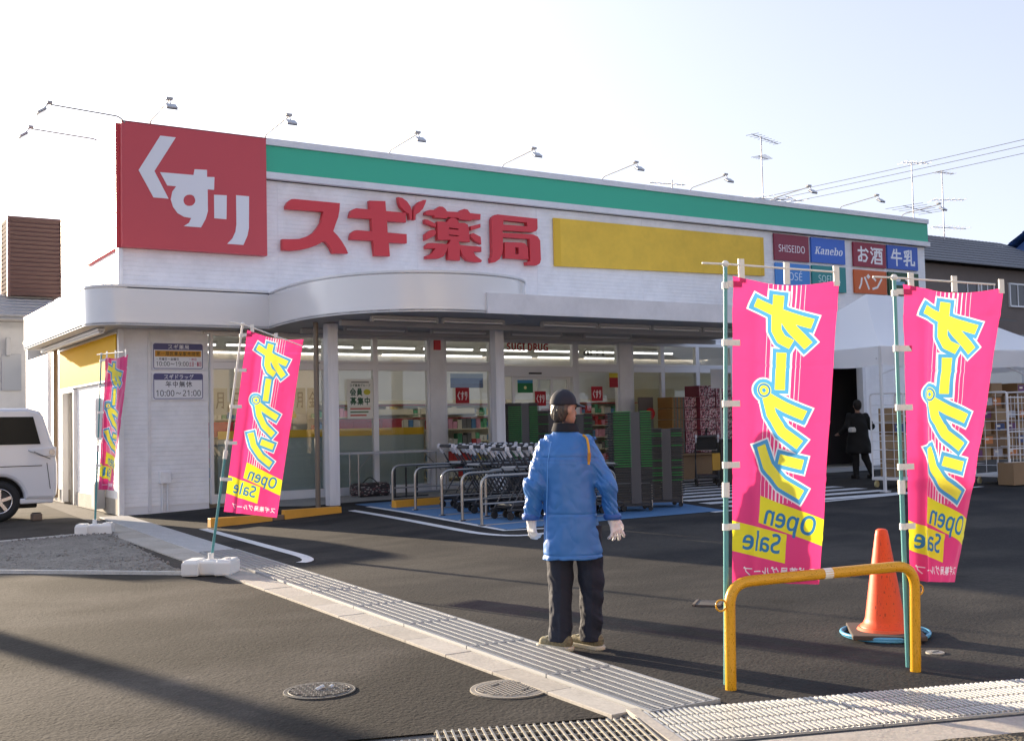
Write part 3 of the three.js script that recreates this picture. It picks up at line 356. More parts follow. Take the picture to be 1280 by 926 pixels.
{ // shop front: bays with frame, pane and transom pane
  const bays = [[1.61, 3.9], [4.02, 4.97], [4.97, 6.2], [6.55, 7.7], [9.95, 11.15], [11.52, 12.46], [12.46, 13.56], [13.56, 14.7], [14.7, 15.9], [15.9, 17.1]];
  const glassBay = (x0, x1, door) => {
    const f = new MB(), z = -0.04, w = 0.055, y0 = door ? 0.14 : 0.3, mid = [(x0 + x1) / 2, x1 - x0];
    f.box(x0 + w / 2, 1.7, z, w, 3.16, 0.1).box(x1 - w / 2, 1.7, z, w, 3.16, 0.1); f.box(mid[0], 3.25, z, mid[1] - 2 * w, 0.06, 0.095).box(mid[0], 2.665, z, mid[1] - 2 * w, 0.13, 0.11).box(mid[0], 2.76, z + 0.012, mid[1] - 2 * w, 0.05, 0.08).box(mid[0], 0.205, z, mid[1] - 2 * w, 0.17, 0.1);
    const o = f.build('window', M.alu, shop);
    mesh('pane', new MB().box(mid[0], 1.44, z, mid[1] - 2 * w, 2.3, 0.008).geo(), M.glass, o); mesh('transom_pane', new MB().box(mid[0], 3.0, z, mid[1] - 2 * w, 0.43, 0.008).geo(), M.glass, o); return o;
  };
  bays.forEach((b) => glassBay(...b));
  new MB().box(2.76, 3.0, -0.04, 0.06, 0.43, 0.09).build('mullion', M.alu, shop);
  for (const [x, w] of [[6.375, 0.34], [11.335, 0.36], [3.96, 0.12], [17.3, 0.4]]) new MB().box(x, 1.7, -0.05, w, 3.16, 0.14).build('post', M.whiteG, shop);
  // entrance between 7.7 and 9.95
  const hd = new MB().box(8.82, 2.6, -0.04, 2.2, 0.22, 0.14).box(8.82, 3.25, -0.04, 2.2, 0.06, 0.1).box(7.76, 1.7, -0.04, 0.1, 3.16, 0.12).box(9.89, 1.7, -0.04, 0.1, 3.16, 0.12).build('door_header', M.alu, shop);
  mesh('transom_pane', new MB().box(8.82, 2.98, -0.04, 2.0, 0.46, 0.008).geo(), M.glass, hd); mesh('sensor', new MB().rbox(8.8, 2.56, 0.05, 0.32, 0.035, 0.05, 0.01).geo(), M.darkPlastic, hd);
  const door = (x0, x1, z) => { const m = (x0 + x1) / 2, w = x1 - x0, o = new MB().box(x0 + 0.03, 1.31, z, 0.06, 2.36, 0.05).box(x1 - 0.03, 1.31, z, 0.06, 2.36, 0.05).box(m, 2.46, z, w - 0.12, 0.06, 0.05).box(m, 0.2, z, w - 0.12, 0.12, 0.05).build('sliding_door', M.alu, shop); mesh('pane', new MB().box(m, 1.35, z, w - 0.12, 2.18, 0.008).geo(), M.glass, o); };
  door(8.28, 9.35, -0.1); door(9.0, 9.85, -0.17);
  new MB().box(6.375, 3.13, 0.035, 0.15, 0.2, 0.04).build('fire_sign', M.letterRed, shop);
  // open service doorway on the right
  const df = new MB().box(17.62, 1.6, -0.05, 0.12, 2.94, 0.16).box(19.5, 1.6, -0.05, 0.12, 2.94, 0.16).box(18.56, 3.02, -0.05, 1.8, 0.1, 0.16).build('door_frame', M.whiteG, shop);
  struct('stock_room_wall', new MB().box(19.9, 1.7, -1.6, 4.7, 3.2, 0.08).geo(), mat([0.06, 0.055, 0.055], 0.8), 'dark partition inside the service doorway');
  new MB().box(18.56, 3.19, -0.09, 2.0, 0.22, 0.1).box(19.94, 1.7, -0.09, 0.76, 3.2, 0.1).build('wall_panel', M.siding, shop);
  new MB().box(9.5, 3.275, -0.09, 16, 0.05, 0.16).build('lintel', M.alu, shop);
}
{ // inside of the shop
  struct('shop_floor', new MB().box(W0 / 2, 0.07, -DEP / 2 - 0.05, W0 - 0.6, 0.11, DEP - 0.4).geo(), mat([0.5, 0.46, 0.38], 0.35, 0, { map: softT }), 'pale floor inside the shop');
  let f0; const rows = [-2.3, -5.0, -7.4];
  for (const z of rows) for (let k = 0; k < 9; k++) { const x = 2.6 + k * 1.72, lab = 'lit tube light inside the shop, ' + ord(k).replace('lowest', 'first') + ' from the left in the ' + ['front', 'middle', 'back'][rows.indexOf(z)] + ' row'; if (!f0) { f0 = thing('ceiling_light', lab, 'tube light', [x, 3.44, z], 0, 'lit tube lights on the shop ceiling'); new MB().box(0, 0.05, 0, 1.5, 0.06, 0.12).build('casing', M.white, f0); mesh('light_tube', new MB().cyl([-0.73, 0, 0], [0.73, 0, 0], 0.025).geo(), M.lamp, f0); } else copyOf(f0, [x, 3.44, z], 0, lab); }
  for (const z of rows) { const l = new THREE.RectAreaLight(new THREE.Color(1, 0.93, 0.8), 4, 15.4, 0.06); l.position.set(9.4, 3.39, z); l.lookAt(9.4, 0, z); l.name = 'ceiling_light_glow'; scene.add(l); }
  const cols = [[0.5, 0.04, 0.05], [0.75, 0.7, 0.6], [0.75, 0.7, 0.6], [0.1, 0.25, 0.5], [0.7, 0.5, 0.08], [0.1, 0.35, 0.2], [0.75, 0.35, 0.5], [0.6, 0.6, 0.62], [0.2, 0.2, 0.22]].map((c) => mat(c, 0.5));
  const shelf = (x, z, len, h, turn, label) => { const t = thing('store_shelf', label, 'shelf', [x, 0.13, z], turn, 'shelves of goods inside the shop'); new MB().box(0, h / 2, -0.2, len, h, 0.04).build('back_panel', M.shelfWhite, t); for (let y = 0.1; y < h; y += 0.38) new MB().box(0, y, 0.02, len, 0.03, 0.42).build('shelf', M.shelfWhite, t);
    cols.forEach((m, ci) => { const b = new MB(); let n = 0; for (let y = 0.115; y < h - 0.2; y += 0.38) for (let px = -len / 2 + 0.08; px < len / 2 - 0.06; px += 0.13) { if (Math.floor(h2(px * 5 + 40, y * 9, Math.floor(x * 3 + z)) * cols.length) !== ci) continue; const bh = 0.12 + 0.16 * h2(px * 31, y * 17, 5); b.box(px, y + bh / 2, 0.08, 0.115, bh, 0.2); n++; } if (n) stuffPart('goods', b.geo(), m, t); }); return t; };
  shelf(4.0, -DEP + 0.8, 5.5, 2.1, 0, 'tall wall shelf of goods at the back left of the shop'); shelf(10.2, -DEP + 0.8, 6, 2.1, 0, 'tall wall shelf of goods at the back middle of the shop'); shelf(16.5, -DEP + 0.8, 5.5, 2.1, 0, 'tall wall shelf of goods at the back right of the shop');
  for (const [x, l] of [[6.9, 'gondola shelf of bright packets behind the glass left of the entrance'], [8.5, 'gondola shelf facing the sliding doors inside the entrance'], [10.5, 'gondola shelf behind the glass right of the entrance']]) shelf(x, -2.9 - (x % 2) * 0.5, 1.5, 1.75, 0, l);
  const ct = thing('service_counter', 'long counter with yellow front panel behind the left shop windows', 'counter', [4.1, 0.13, -0.75]); new MB().box(0, 0.6, 0, 4.4, 1.2, 0.5).build('counter_body', mat([0.36, 0.42, 0.41], 0.6), ct); new MB().box(0, 1.24, 0.26, 4.4, 0.15, 0.03).build('front_panel', mat([0.75, 0.45, 0.02], 0.4), ct);
  let b0; [[2.0, 'first'], [3.0, 'second'], [4.5, 'third'], [4.95, 'fourth'], [5.6, 'fifth']].forEach(([x, n]) => { const lab = 'red plastic basket on the yellow counter, ' + n + ' from the left'; if (!b0) { b0 = thing('display_basket', lab, 'basket', [x, 1.34, -0.7], 0, 'red baskets on the yellow counter'); new MB().box(0, 0.13, 0.14, 0.44, 0.26, 0.015).box(0, 0.13, -0.14, 0.44, 0.26, 0.015).box(0.22, 0.13, 0, 0.015, 0.26, 0.28).box(-0.22, 0.13, 0, 0.015, 0.26, 0.28).box(0, 0.01, 0, 0.44, 0.02, 0.28).build('basket_body', mat([0.5, 0.015, 0.03], 0.4), b0); new MB().box(0, 0.265, 0.15, 0.48, 0.03, 0.02).box(0, 0.265, -0.15, 0.48, 0.03, 0.02).build('rim', mat([0.55, 0.03, 0.04], 0.4), b0); } else copyOf(b0, [x, 1.34, -0.7], 0, lab); });
  const blind = thing('roller_blind', 'pale beige blind lowered inside the right shop windows', 'blind', [14.3, 1.3, -0.35]); new MB().box(0, 0.35, 0, 5.5, 2.0, 0.015).build('fabric', phys([0.72, 0.68, 0.5], { roughness: 0.95, transmission: 0.5, thickness: 0 }), blind); new MB().cyl([-2.75, 1.36, 0], [2.75, 1.36, 0], 0.025).build('roller', M.alu, blind);
  const rl = thing('guard_rail', 'thin red rail across the shop windows at waist height', 'rail', [8, 0, -0.3]); for (const y of [1.62, 1.9]) new MB().cyl([-4, y, 0], [4, y, 0], 0.008).build('bar', M.letterRed, rl);
}
// ---------------------------------------------------------------- signs
{
  const t = thing('sign_board', 'red corner sign with white lettering wrapping the roof edge of the shop', 'sign', [0, 0, 0]);
  const b = new MB().box(1.36, 5.88, 0.02, 2.68, 2.245, 0.16).box(-0.005, 5.88, -1.33, 0.09, 2.245, 2.54); b.build('panel', M.red, t);
  new MB().box(1.36, 7.012, 0.02, 2.7, 0.02, 0.17).build('edge_cap', mat([0.3, 0.05, 0.07], 0.4), t);
  const wm = mat([0.84, 0.85, 0.9], 0.4);
  for (const [p, h] of [['ku'], ['suu', 'suuh'], ['ri1'], ['ri2']]) { const g = extrude(OUT[p], 0.012, h ? [OUT[h]] : []); g.translate(0, 0, 0.101); mesh('letter', g, wm, t); }
}
{
  const t = thing('lettering', 'big raised red lettering with a two-leaf sprout on the white siding', 'sign lettering', [0, 0, 0]);
  const L = (name, keys) => { const g = mergeGeometries(keys.map(([k, ...h]) => only(extrude(OUT[k], 0.1, h.map((q) => OUT[q]), 0.008)))); g.translate(0, 0, -0.02); mesh(name, g, M.letterRed, t); };
  L('letter', [['su']]); L('letter', [['gi']]); L('letter', [['y1'], ['y2'], ['y3'], ['y4'], ['y5'], ['y6', 'y6h1', 'y6h2']]); L('letter', [['k1', 'k1h'], ['k2', 'k2h']]); L('leaf', [['leafL']]); L('leaf', [['leafR']]);
}
{
  const t = thing('blank_sign', 'long blank mustard yellow panel on the white siding', 'sign panel', [0, 0, 0]);
  const g = extrude([[9.43, 4.96], [15.93, 5.08], [15.93, 6.06], [9.43, 6.045]], 0.04, [], 0.004); g.translate(0, 0, -0.05); mesh('panel', g, mat([0.95, 0.62, 0.07], 0.7, 0, { map: softT }), t);
  new MB().box(9.52, 5.5, -0.004, 0.16, 1.06, 0.006).box(15.86, 5.57, -0.004, 0.1, 0.95, 0.006).build('tape', mat([0.8, 0.5, 0.03], 0.5), t);
}
const signs = [
  [16.31, 17.57, 5.52, 6.2, '#8d3045', 'dark red brand panel with thin white capital lettering', (c, w, h) => text(c, 'SHISEIDO', w / 2, h * 0.54, 62, '#f2f0f4', { sx: 0.92 })],
  [17.67, 18.96, 5.54, 6.2, '#3d6fd0', 'blue brand panel with white italic lettering', (c, w, h) => text(c, 'Kanebo', w / 2, h * 0.52, 70, '#f2f4fa', { italic: true, font: 'serif', bold: true })],
  [16.33, 17.57, 4.78, 5.45, '#4a8fdc', 'light blue brand panel partly behind the banner', (c, w, h) => text(c, 'KOSÉ', w / 2, h * 0.5, 70, '#d8e8f8', { sx: 1.1 })],
  [17.67, 18.96, 4.78, 5.46, '#2f8f8f', 'teal brand panel partly behind the banner', (c, w, h) => text(c, 'SOFINA', w / 2, h * 0.5, 62, '#cfe6e6', {})],
  [19.3, 20.61, 5.53, 6.19, '#97243c', 'red goods panel with two bold white characters', (c, w, h) => glyphs(c, 'お酒', w * 0.08, h * 0.14, w * 0.84, h * 0.72, 15, '#f4f2f4')],
  [20.69, 21.98, 5.54, 6.2, '#3a62c0', 'blue goods panel with two bold white characters at the right end', (c, w, h) => glyphs(c, '牛乳', w * 0.08, h * 0.14, w * 0.84, h * 0.72, 15, '#f2f3f8')],
  [19.3, 20.61, 4.8, 5.44, '#d4621f', 'orange goods panel with white characters', (c, w, h) => glyphs(c, 'パン', w * 0.1, h * 0.16, w * 0.8, h * 0.72, 16, '#f6f2ee')],
  [20.69, 21.98, 4.8, 5.45, '#234f2e', 'dark green goods panel below the blue one', (c, w, h) => { c.fillStyle = '#e8ecef'; c.beginPath(); c.ellipse(w * 0.3, h * 0.3, 34, 20, 0, 0, 7); c.fill(); c.beginPath(); c.ellipse(w * 0.68, h * 0.28, 40, 18, 0, 0, 7); c.fill(); c.fillStyle = '#7db0c8'; c.fillRect(w * 0.25, h * 0.4, 90, 26); }],
];
for (const [x0, x1, y0, y1, bg, label, draw] of signs) {
  const m = canvasMat(320, 170, (c, w, h) => { c.fillStyle = bg; c.fillRect(0, 0, w, h); draw(c, w, h); }, { roughness: 0.45 });
  const t = thing('brand_sign', label, 'sign', [(x0 + x1) / 2, (y0 + y1) / 2, -0.03]); mesh('panel', faceUV(x1 - x0, y1 - y0, 0.05), m, t);
}
{
  const board = (c, w, h) => { c.fillStyle = '#f1f1f4'; c.fillRect(0, 0, w, h); c.strokeStyle = '#5b5a86'; c.lineWidth = 8; c.beginPath(); c.roundRect(14, 14, w - 28, h - 28, 18); c.stroke(); c.fillStyle = '#5b5a86'; c.beginPath(); c.roundRect(14, 14, w - 28, h * 0.22, 16); c.fill(); };
  const m1 = canvasMat(512, 280, (c, w, h) => { board(c, w, h); glyphs(c, 'スギ薬局', 150, 22, 220, 46, 5, '#f4f4f8'); c.fillStyle = '#d99a2a'; c.fillRect(28, 84, w - 56, 60); glyphs(c, '第一類医薬品販売時間', 40, 92, w - 80, 44, 4, '#5a4310'); glyphs(c, '■月曜日〜金曜日', 34, 156, 230, 26, 2.5, '#333333'); glyphs(c, '■休日', 356, 156, 86, 26, 2.5, '#b02040'); text(c, '10:00', 104, 218, 62, '#33333a', { sx: 0.9 }); glyphs(c, '〜', 176, 190, 46, 56, 5, '#33333a'); text(c, '19:00', 292, 218, 62, '#33333a', { sx: 0.9 }); glyphs(c, '土日・祝日', 362, 194, 128, 48, 4, '#b02a48'); });
  const m2 = canvasMat(512, 280, (c, w, h) => { board(c, w, h); glyphs(c, 'スギドラッグ', 110, 22, 300, 46, 5.5, '#f4f4f8'); glyphs(c, '年中無休', 124, 88, 270, 62, 6, '#3a3a44'); text(c, '10:00', 124, 212, 84, '#33333a', { sx: 0.9 }); glyphs(c, '〜', 226, 176, 60, 70, 6, '#33333a'); text(c, '21:00', 388, 212, 84, '#33333a', { sx: 0.9 }); });
  for (const [y, m, label] of [[2.83, m1, 'upper opening hours sign with purple border and ochre band'], [2.285, m2, 'lower opening hours sign with purple border and large times']]) { const t = thing('hours_sign', label, 'sign', [1.04, y, -0.07]); mesh('panel', faceUV(0.94, 0.5, 0.03), m, t); }
  const eb = thing('junction_box', 'pale junction box with two conduits on the white siding', 'junction box', [0.78, 0.64, -0.04]); new MB().rbox(0, 0, 0, 0.2, 0.21, 0.1, 0.01).build('box', M.siding, eb); for (const x of [-0.05, 0.05]) new MB().cyl([x, -0.1, 0], [x, -0.6, 0], 0.018).build('conduit', M.white, eb);
  const eb2 = thing('wall_cabinet', 'grey cabinet at the foot of the sunlit side wall', 'cabinet', [-0.1, 0.32, -1.3]); new MB().rbox(0, 0, 0, 0.18, 0.5, 0.3, 0.01).build('body', M.grey, eb2); new MB().rbox(-0.09, 0, 0, 0.012, 0.44, 0.25, 0.004).build('door', M.grey, eb2);
  const eb3 = thing('meter_box', 'tall pale box on the sunlit side wall', 'meter box', [-0.02, 1.75, -1.7]); new MB().rbox(0, 0, 0, 0.12, 0.75, 0.3, 0.01).build('body', M.whiteG, eb3); new MB().rbox(-0.06, 0, 0, 0.012, 0.68, 0.24, 0.004).build('door', M.whiteG, eb3);
}
{ // posters and lettering on the glass
  const poster = (name, label, x0, x1, y0, y1, z, w, h, draw, parent) => { const t = thing(name, label, 'poster', [(x0 + x1) / 2, (y0 + y1) / 2, z]); mesh('sheet', faceUV(x1 - x0, y1 - y0, 0.004), canvasMat(w, h, draw, { roughness: 0.6 }), t); };
  poster('poster', 'white membership poster with green characters on the glass beside the brown downpipe', 4.34, 4.9, 1.64, 2.42, 0.02, 256, 360, (c, w, h) => { c.fillStyle = '#e9e9df'; c.fillRect(0, 0, w, h); text(c, '', 0, 0, 10, '#000'); c.fillStyle = '#8a8a80'; c.fillRect(40, 22, 176, 12); glyphs(c, 'スギ薬局グループ', 24, 44, 208, 26, 3, '#5a6a5a'); glyphs(c, '会員', 24, 84, 130, 68, 9, '#2d5a3c'); c.fillStyle = '#c8c03a'; c.beginPath(); c.ellipse(196, 118, 34, 26, 0, 0, 7); c.fill(); glyphs(c, '募集中', 24, 166, 208, 68, 9, '#2d5a3c'); c.fillStyle = '#b9b48e'; c.fillRect(16, 250, w - 32, 3); for (let i = 0; i < 3; i++) { c.fillStyle = i == 1 ? '#6f8f6a' : '#c8604a'; c.fillRect(28, 264 + i * 30, 200 - i * 20, 14); } });
  const ku = (c, w, h) => { c.fillStyle = '#b01525'; c.fillRect(0, 0, w, h); glyphs(c, 'くすり', 12, 30, w - 24, h * 0.55, 9, '#f0e8e8'); };
  poster('poster', 'small red poster with white characters on the window left of the entrance', 6.8, 7.13, 1.92, 2.25, 0.02, 128, 128, ku); poster('poster', 'small red poster with white characters on the sliding door', 8.85, 9.14, 1.85, 2.17, -0.06, 128, 128, ku); poster('poster', 'small red poster with white characters on the glass right of the entrance', 10.33, 10.65, 1.94, 2.27, 0.02, 128, 128, ku);
  poster('poster', 'green poster above eye level on the sliding door', 8.4, 8.8, 2.14, 2.42, -0.06, 128, 96, (c, w, h) => { c.fillStyle = '#1f7a4a'; c.fillRect(0, 0, w, h); c.fillStyle = '#3f8fc0'; c.fillRect(0, 0, w, 24); c.fillStyle = '#e8e0a0'; c.beginPath(); c.arc(w / 2, 58, 12, 0, 7); c.fill(); });
  poster('poster', 'blue seaside poster on the window left of the entrance', 6.75, 7.55, 2.25, 2.55, -0.1, 128, 64, (c, w, h) => { c.fillStyle = '#3f6ba6'; c.fillRect(0, 0, w, h); c.fillStyle = '#9fb6cc'; c.fillRect(0, 0, w, 20); c.fillStyle = '#2c4f86'; c.fillRect(0, 44, w, 20); });
  poster('poster', 'red and yellow poster in the corner of the glass right of the entrance', 10.85, 11.1, 2.25, 2.58, 0.02, 64, 80, (c, w, h) => { c.fillStyle = '#a81c28'; c.fillRect(0, 0, w, h); c.fillStyle = '#c8b830'; c.fillRect(0, 0, w, 26); });
  poster('poster', 'pink notice hanging inside the sliding door', 9.05, 9.6, 1.72, 1.98, -0.3, 96, 64, (c, w, h) => { c.fillStyle = '#d98a96'; c.fillRect(0, 0, w, h); c.fillStyle = '#f0e4e4'; c.fillRect(8, 8, 50, 40); });
  poster('poster', 'teal book display poster seen through the sliding door', 7.9, 8.3, 1.5, 1.95, -0.5, 96, 96, (c, w, h) => { c.fillStyle = '#2a6f88'; c.fillRect(0, 0, w, h); c.fillStyle = '#c8d8d0'; for (let i = 0; i < 5; i++) c.fillRect(8 + i * 17, 60, 11, 26); });
  let k = 0; for (const [x, ch, w] of [[1.83, '月', .26], [2.14, '日', .26], [3.15, '日', .22], [3.4, '月', .22], [3.66, '金', .22]]) poster('notice_sheet', ['pale sheet with a large character, leftmost behind the left window', 'second pale sheet behind the left window', 'third pale sheet behind the left window, right of the leaning banner', 'fourth pale sheet behind the left window', 'rightmost pale sheet behind the left window'][k++], x - w / 2, x + w / 2, 1.75, 2.25, -0.1, 96, 160, (c, W, H) => { c.fillStyle = '#cfc6a8'; c.fillRect(0, 0, W, H); glyphs(c, ch, 10, 24, W - 20, 100, 9, '#8a7a5a'); });
  const sd = thing('window_lettering', 'dark red capital lettering on the glass above the sliding doors', 'lettering', [8.12, 3.06, -0.03]);
  const font = await new FontLoader().loadAsync('fonts/droid/droid_sans_bold.typeface.json');
  { const g = new TextGeometry('SUGI DRUG', { font, size: 0.16, depth: 0.012, curveSegments: 6, bevelEnabled: false }); g.computeBoundingBox(); g.scale(1.08 / g.boundingBox.max.x, 1, 1); mesh('letters', g, mat([0.42, 0.015, 0.03], 0.5), sd); }
  const bk = thing('window_lettering', 'small black characters on the transom glass right of the entrance', 'lettering', [10.45, 3.02, 0.0]); mesh('print', new THREE.PlaneGeometry(0.62, 0.12), canvasMat(256, 48, (c, W, H) => { c.clearRect(0, 0, W, H); glyphs(c, '医薬品・日用品', 4, 5, W - 8, 38, 5, '#222222'); }, { transparent: true, alphaTest: 0.4 }), bk);
}
{ // floodlights on arms above the parapet
  const t0 = thing('floodlight', 'floodlight on a thin arm above the red corner sign, at its right end', 'floodlight', [2.72, 7.0, 0.05], 0, 'floodlights on arms along the parapet');
  mesh('arm', bentPipe([[0, 0, -0.1], [0, 0.1, 0], [0, 0.16, 1.15]], 0.012, 0.08), mat([0.3, 0.29, 0.28], 0.5), t0);
  const head = new MB().rbox(0, 0.03, 1.3, 0.19, 0.035, 0.16, 0.01, 0, 0.6); head.build('lamp_head', mat([0.55, 0.56, 0.58], 0.5, 0.1), t0); new MB().box(0, 0.008, 1.288, 0.19, 0.01, 0.16, 0.6).build('lens', mat([0.12, 0.12, 0.13], 0.2), t0); new MB().rbox(0, 0.19, 1.17, 0.12, 0.045, 0.09, 0.01).cyl([0, 0.18, 1.18], [0, 0.05, 1.28], 0.01).build('bracket', M.grey, t0);
  [5.37, 8.1, 10.82, 13.5, 16.3, 18.82, 21.35].forEach((x, i) => copyOf(t0, [x, 7.0, 0.05], 0, 'floodlight on a thin arm above the green band, number ' + ['one', 'two', 'three', 'four', 'five', 'six', 'seven'][i] + ' from the red sign'));
  copyOf(t0, [0.55, 7.0, 0.05], 0, 'floodlight above the left part of the red corner sign'); copyOf(t0, [-0.02, 6.98, 0.1], -Math.PI / 2, 'floodlight reaching left from the corner of the roof, the higher one'); copyOf(t0, [-0.02, 6.98, -1.7], -Math.PI / 2, 'floodlight reaching left from the side of the roof, the lower one');
}
// ---------------------------------------------------------------- tall banners
const bannerM = canvasMat(600, 1800, (c, W, H) => {
  const px = (x, y) => { const w = 417 - 62 * (y - 85) / 840; return [(x - 113) / w * W, (y - 75) / 1185 * H]; };
  c.fillStyle = '#ee4188'; c.fillRect(0, 0, W, H);
  c.strokeStyle = '#fbeef4'; for (let i = 0; i < 9; i++) { c.lineWidth = [3, 4, 6, 9, 12, 9, 7, 4, 3][i]; const x = 190 + i * 26; c.beginPath(); c.moveTo(x + 10, 0); c.lineTo(x - 8, H * 0.74); c.stroke(); }
  const st = [[[[200, 160], [300, 195], [425, 238]], [[291, 118], [281, 215], [282, 262], [302, 297], [343, 318]], [[303, 196], [345, 255], [408, 326]]], [[[303, 352], [297, 503]]], [[[243, 532], [318, 572], [392, 606]], [[246, 536], [262, 600], [305, 668], [374, 722]]], [[[296, 778], [384, 800]], [[222, 728], [250, 808], [304, 872], [378, 918]]]];
  const draw = (w, col) => { c.strokeStyle = col; c.lineWidth = w; c.lineCap = 'butt'; c.lineJoin = 'round'; for (const g of st) for (const l of g) { const ext = (w - 62) / 2; const P = l.map((p) => px(...p)); const e = (a, b) => { const d = Math.hypot(a[0] - b[0], a[1] - b[1]); return [a[0] + (a[0] - b[0]) / d * ext, a[1] + (a[1] - b[1]) / d * ext]; }; const A = e(P[0], P[1]), B = e(P[P.length - 1], P[P.length - 2]); c.beginPath(); c.moveTo(...A); for (let i = 0; i < P.length; i++) c.lineTo(...P[i]); c.lineTo(...B); c.stroke(); } const [cx, cy] = px(233, 508); c.fillStyle = col; c.beginPath(); c.arc(cx, cy, 46 + (w - 62) / 2, 0, 7); c.fill(); };
  draw(126, '#f3eef4'); draw(108, '#4fa3d8'); draw(62, '#f1e84a');
  { const [cx, cy] = px(233, 508); c.strokeStyle = '#2f86c8'; c.lineWidth = 12; c.beginPath(); c.arc(cx, cy, 36, 0, 7); c.stroke(); c.fillStyle = '#3f97d2'; c.beginPath(); c.arc(cx, cy, 13, 0, 7); c.fill(); }
  const q = (pts) => { c.fillStyle = '#f3e92e'; c.beginPath(); pts.forEach(([x, y], i) => i ? c.lineTo(x * W, y / 1.0 * H) : c.moveTo(x * W, y * H)); c.fill(); };
  q([[0.3, 0.716], [1, 0.79], [1, 0.876], [0.28, 0.804]]); q([[0, 0.8], [0.61, 0.842], [0.6, 0.936], [0, 0.898]]);
  const mt = (s, x, y, size, rot, sx) => { c.save(); c.translate(x * W, y * H); c.rotate(rot); c.scale(-sx, 1); c.font = size + 'px sans-serif'; c.fillStyle = '#2f7fb8'; c.strokeStyle = '#2f7fb8'; c.lineWidth = 6; c.textAlign = 'center'; c.textBaseline = 'middle'; c.fillText(s, 0, 0); c.strokeText(s, 0, 0); c.restore(); };
  mt('Open', 0.63, 0.797, 150, 0.21, 0.95); mt('Sale', 0.33, 0.868, 150, 0.1, 0.95);
  c.save(); c.translate(W * 0.96, H * 0.948); c.scale(-1, 1); glyphs(c, 'スギ薬局グループ', 0, 0, 500, 52, 7, '#f6eef4'); c.restore();
}, { transmission: 0.5, thickness: 0, roughness: 0.9, side: THREE.DoubleSide });
function banner(label, base, top, TL, TR, BR, BL, o) {
  const t = thing('banner_flag', label, 'banner'); const B = V(...base), Tp = V(...top), at = (k) => B.clone().lerp(Tp, k), yk = (y) => (y - B.y) / (Tp.y - B.y);
  mesh('pole', pipe([at(0), at(0.45)], 0.0145, 10), M.teal, t); mesh('pole', pipe([at(0.45), at(1)], 0.0115, 10), o.whiteTop ? M.clip : M.teal, t);
  new MB().cyl(at(0.44).toArray(), at(0.475).toArray(), 0.021).build('joint', M.clip, t);
  const dir = V(...TR).sub(V(...TL)).normalize(), TT = Tp.clone().addScaledVector(dir, 0.7).add(V(0, o.drop ?? -0.05, 0)), T0 = Tp.clone().addScaledVector(dir, -0.14);
  mesh('crossbar', pipe([T0, Tp, TT], 0.0065, 8), M.clip, t); new MB().sphere(...at(1).toArray(), 0.02).build('joint', M.clip, t);
  const nrm = dir.clone().cross(V(0, 1, 0)).normalize(), a = V(...TL), b = V(...TR), c = V(...BR), d = V(...BL);
  const g = grid(36, 110, (s, u) => { const p = a.clone().lerp(b, s).lerp(d.clone().lerp(c, s), u); const bow = o.bow ?? 0; const w = (o.amp ?? 0.03) * (0.25 + u) * (Math.sin(s * 5.2 + u * 3.1 + (o.ph ?? 0)) * 0.7 + Math.sin(s * 11 - u * 4 + (o.ph ?? 0)) * 0.3) * Math.min(1, s * 3) + (o.fold ?? 0) * Math.exp(-Math.pow((s - 0.22 - 0.02 * u) / 0.05, 2)) * (0.3 + u); p.addScaledVector(nrm, w + (o.wr ?? 0.035) * (fbm(s * 3.2 + (o.ph ?? 0) * 7, u * 5 + 3, 81, 3) - 0.5) * Math.min(1, s * 4) + 0.012 * Math.sin((s * 1.2 + u * 4) * 9) * Math.exp(-Math.hypot(s * 1.4, u * 3.5) * 2.2) + 0.004 * (Math.abs(((u * 5.3) % 1) - 0.5) < 0.04 ? 1 : 0)); p.addScaledVector(dir, bow * Math.sin(u * Math.PI) * s); p.y += -0.02 * Math.sin(s * Math.PI) * (1 - u) * 2 * (1 - u); return p.toArray(); }, (s, u) => [s, 1 - u]);
  const cl = mesh('cloth', g, bannerM, t);
  for (const k of [0.02, 0.22, 0.42, 0.62, 0.82]) { const y = lerp(a.y, d.y, k) - (k < 0.1 ? 0.02 : 0), P = at(yk(y)), Q = a.clone().lerp(d, k); const dd = Q.clone().sub(P); new MB().add(boxG(dd.length() + 0.05, 0.034, 0.008), new THREE.Matrix4().makeRotationY(-Math.atan2(dd.z, dd.x)).setPosition(P.clone().lerp(Q, 0.5).addScaledVector(dir, 0.02))).add(new THREE.CylinderGeometry(0.02, 0.02, 0.036, 10), new THREE.Matrix4().setPosition(P)).build('clip', M.clip, t); }
  for (const k of [0.08, 0.5, 0.97]) { const P = Tp.clone().lerp(TT, (a.clone().lerp(b, k).sub(Tp).dot(dir)) / 0.7), Q = a.clone().lerp(b, k); new MB().add(boxG(0.036, P.y - Q.y + 0.07, 0.008), new THREE.Matrix4().makeRotationY(-Math.atan2(dir.z, dir.x)).setPosition(P.clone().lerp(Q, 0.5))).build('clip', M.clip, t); }
  return t;
}
const group4 = undefined;
banner('pink opening sale banner strapped to the left leg of the yellow hoop barrier', [-0.617, 0.02, 15.889], [-0.541, 2.311, 15.904], [-0.5, 2.245, 15.916], [0.152, 2.233, 16.102], [-0.027, 0.518, 16.02], [-0.561, 0.564, 15.9], { amp: 0.014, fold: 0.015, drop: -0.02, ph: 0.6, wr: 0.02 });
banner('pink opening sale banner strapped to the right leg of the yellow hoop barrier', [0.486, 0.02, 16.207], [0.501, 2.253, 16.202], [0.556, 2.216, 16.218], [1.239, 2.205, 16.413], [0.845, 0.473, 16.29], [0.523, 0.509, 16.213], { amp: 0.035, fold: 0.035, drop: -0.02, ph: 2.0 });
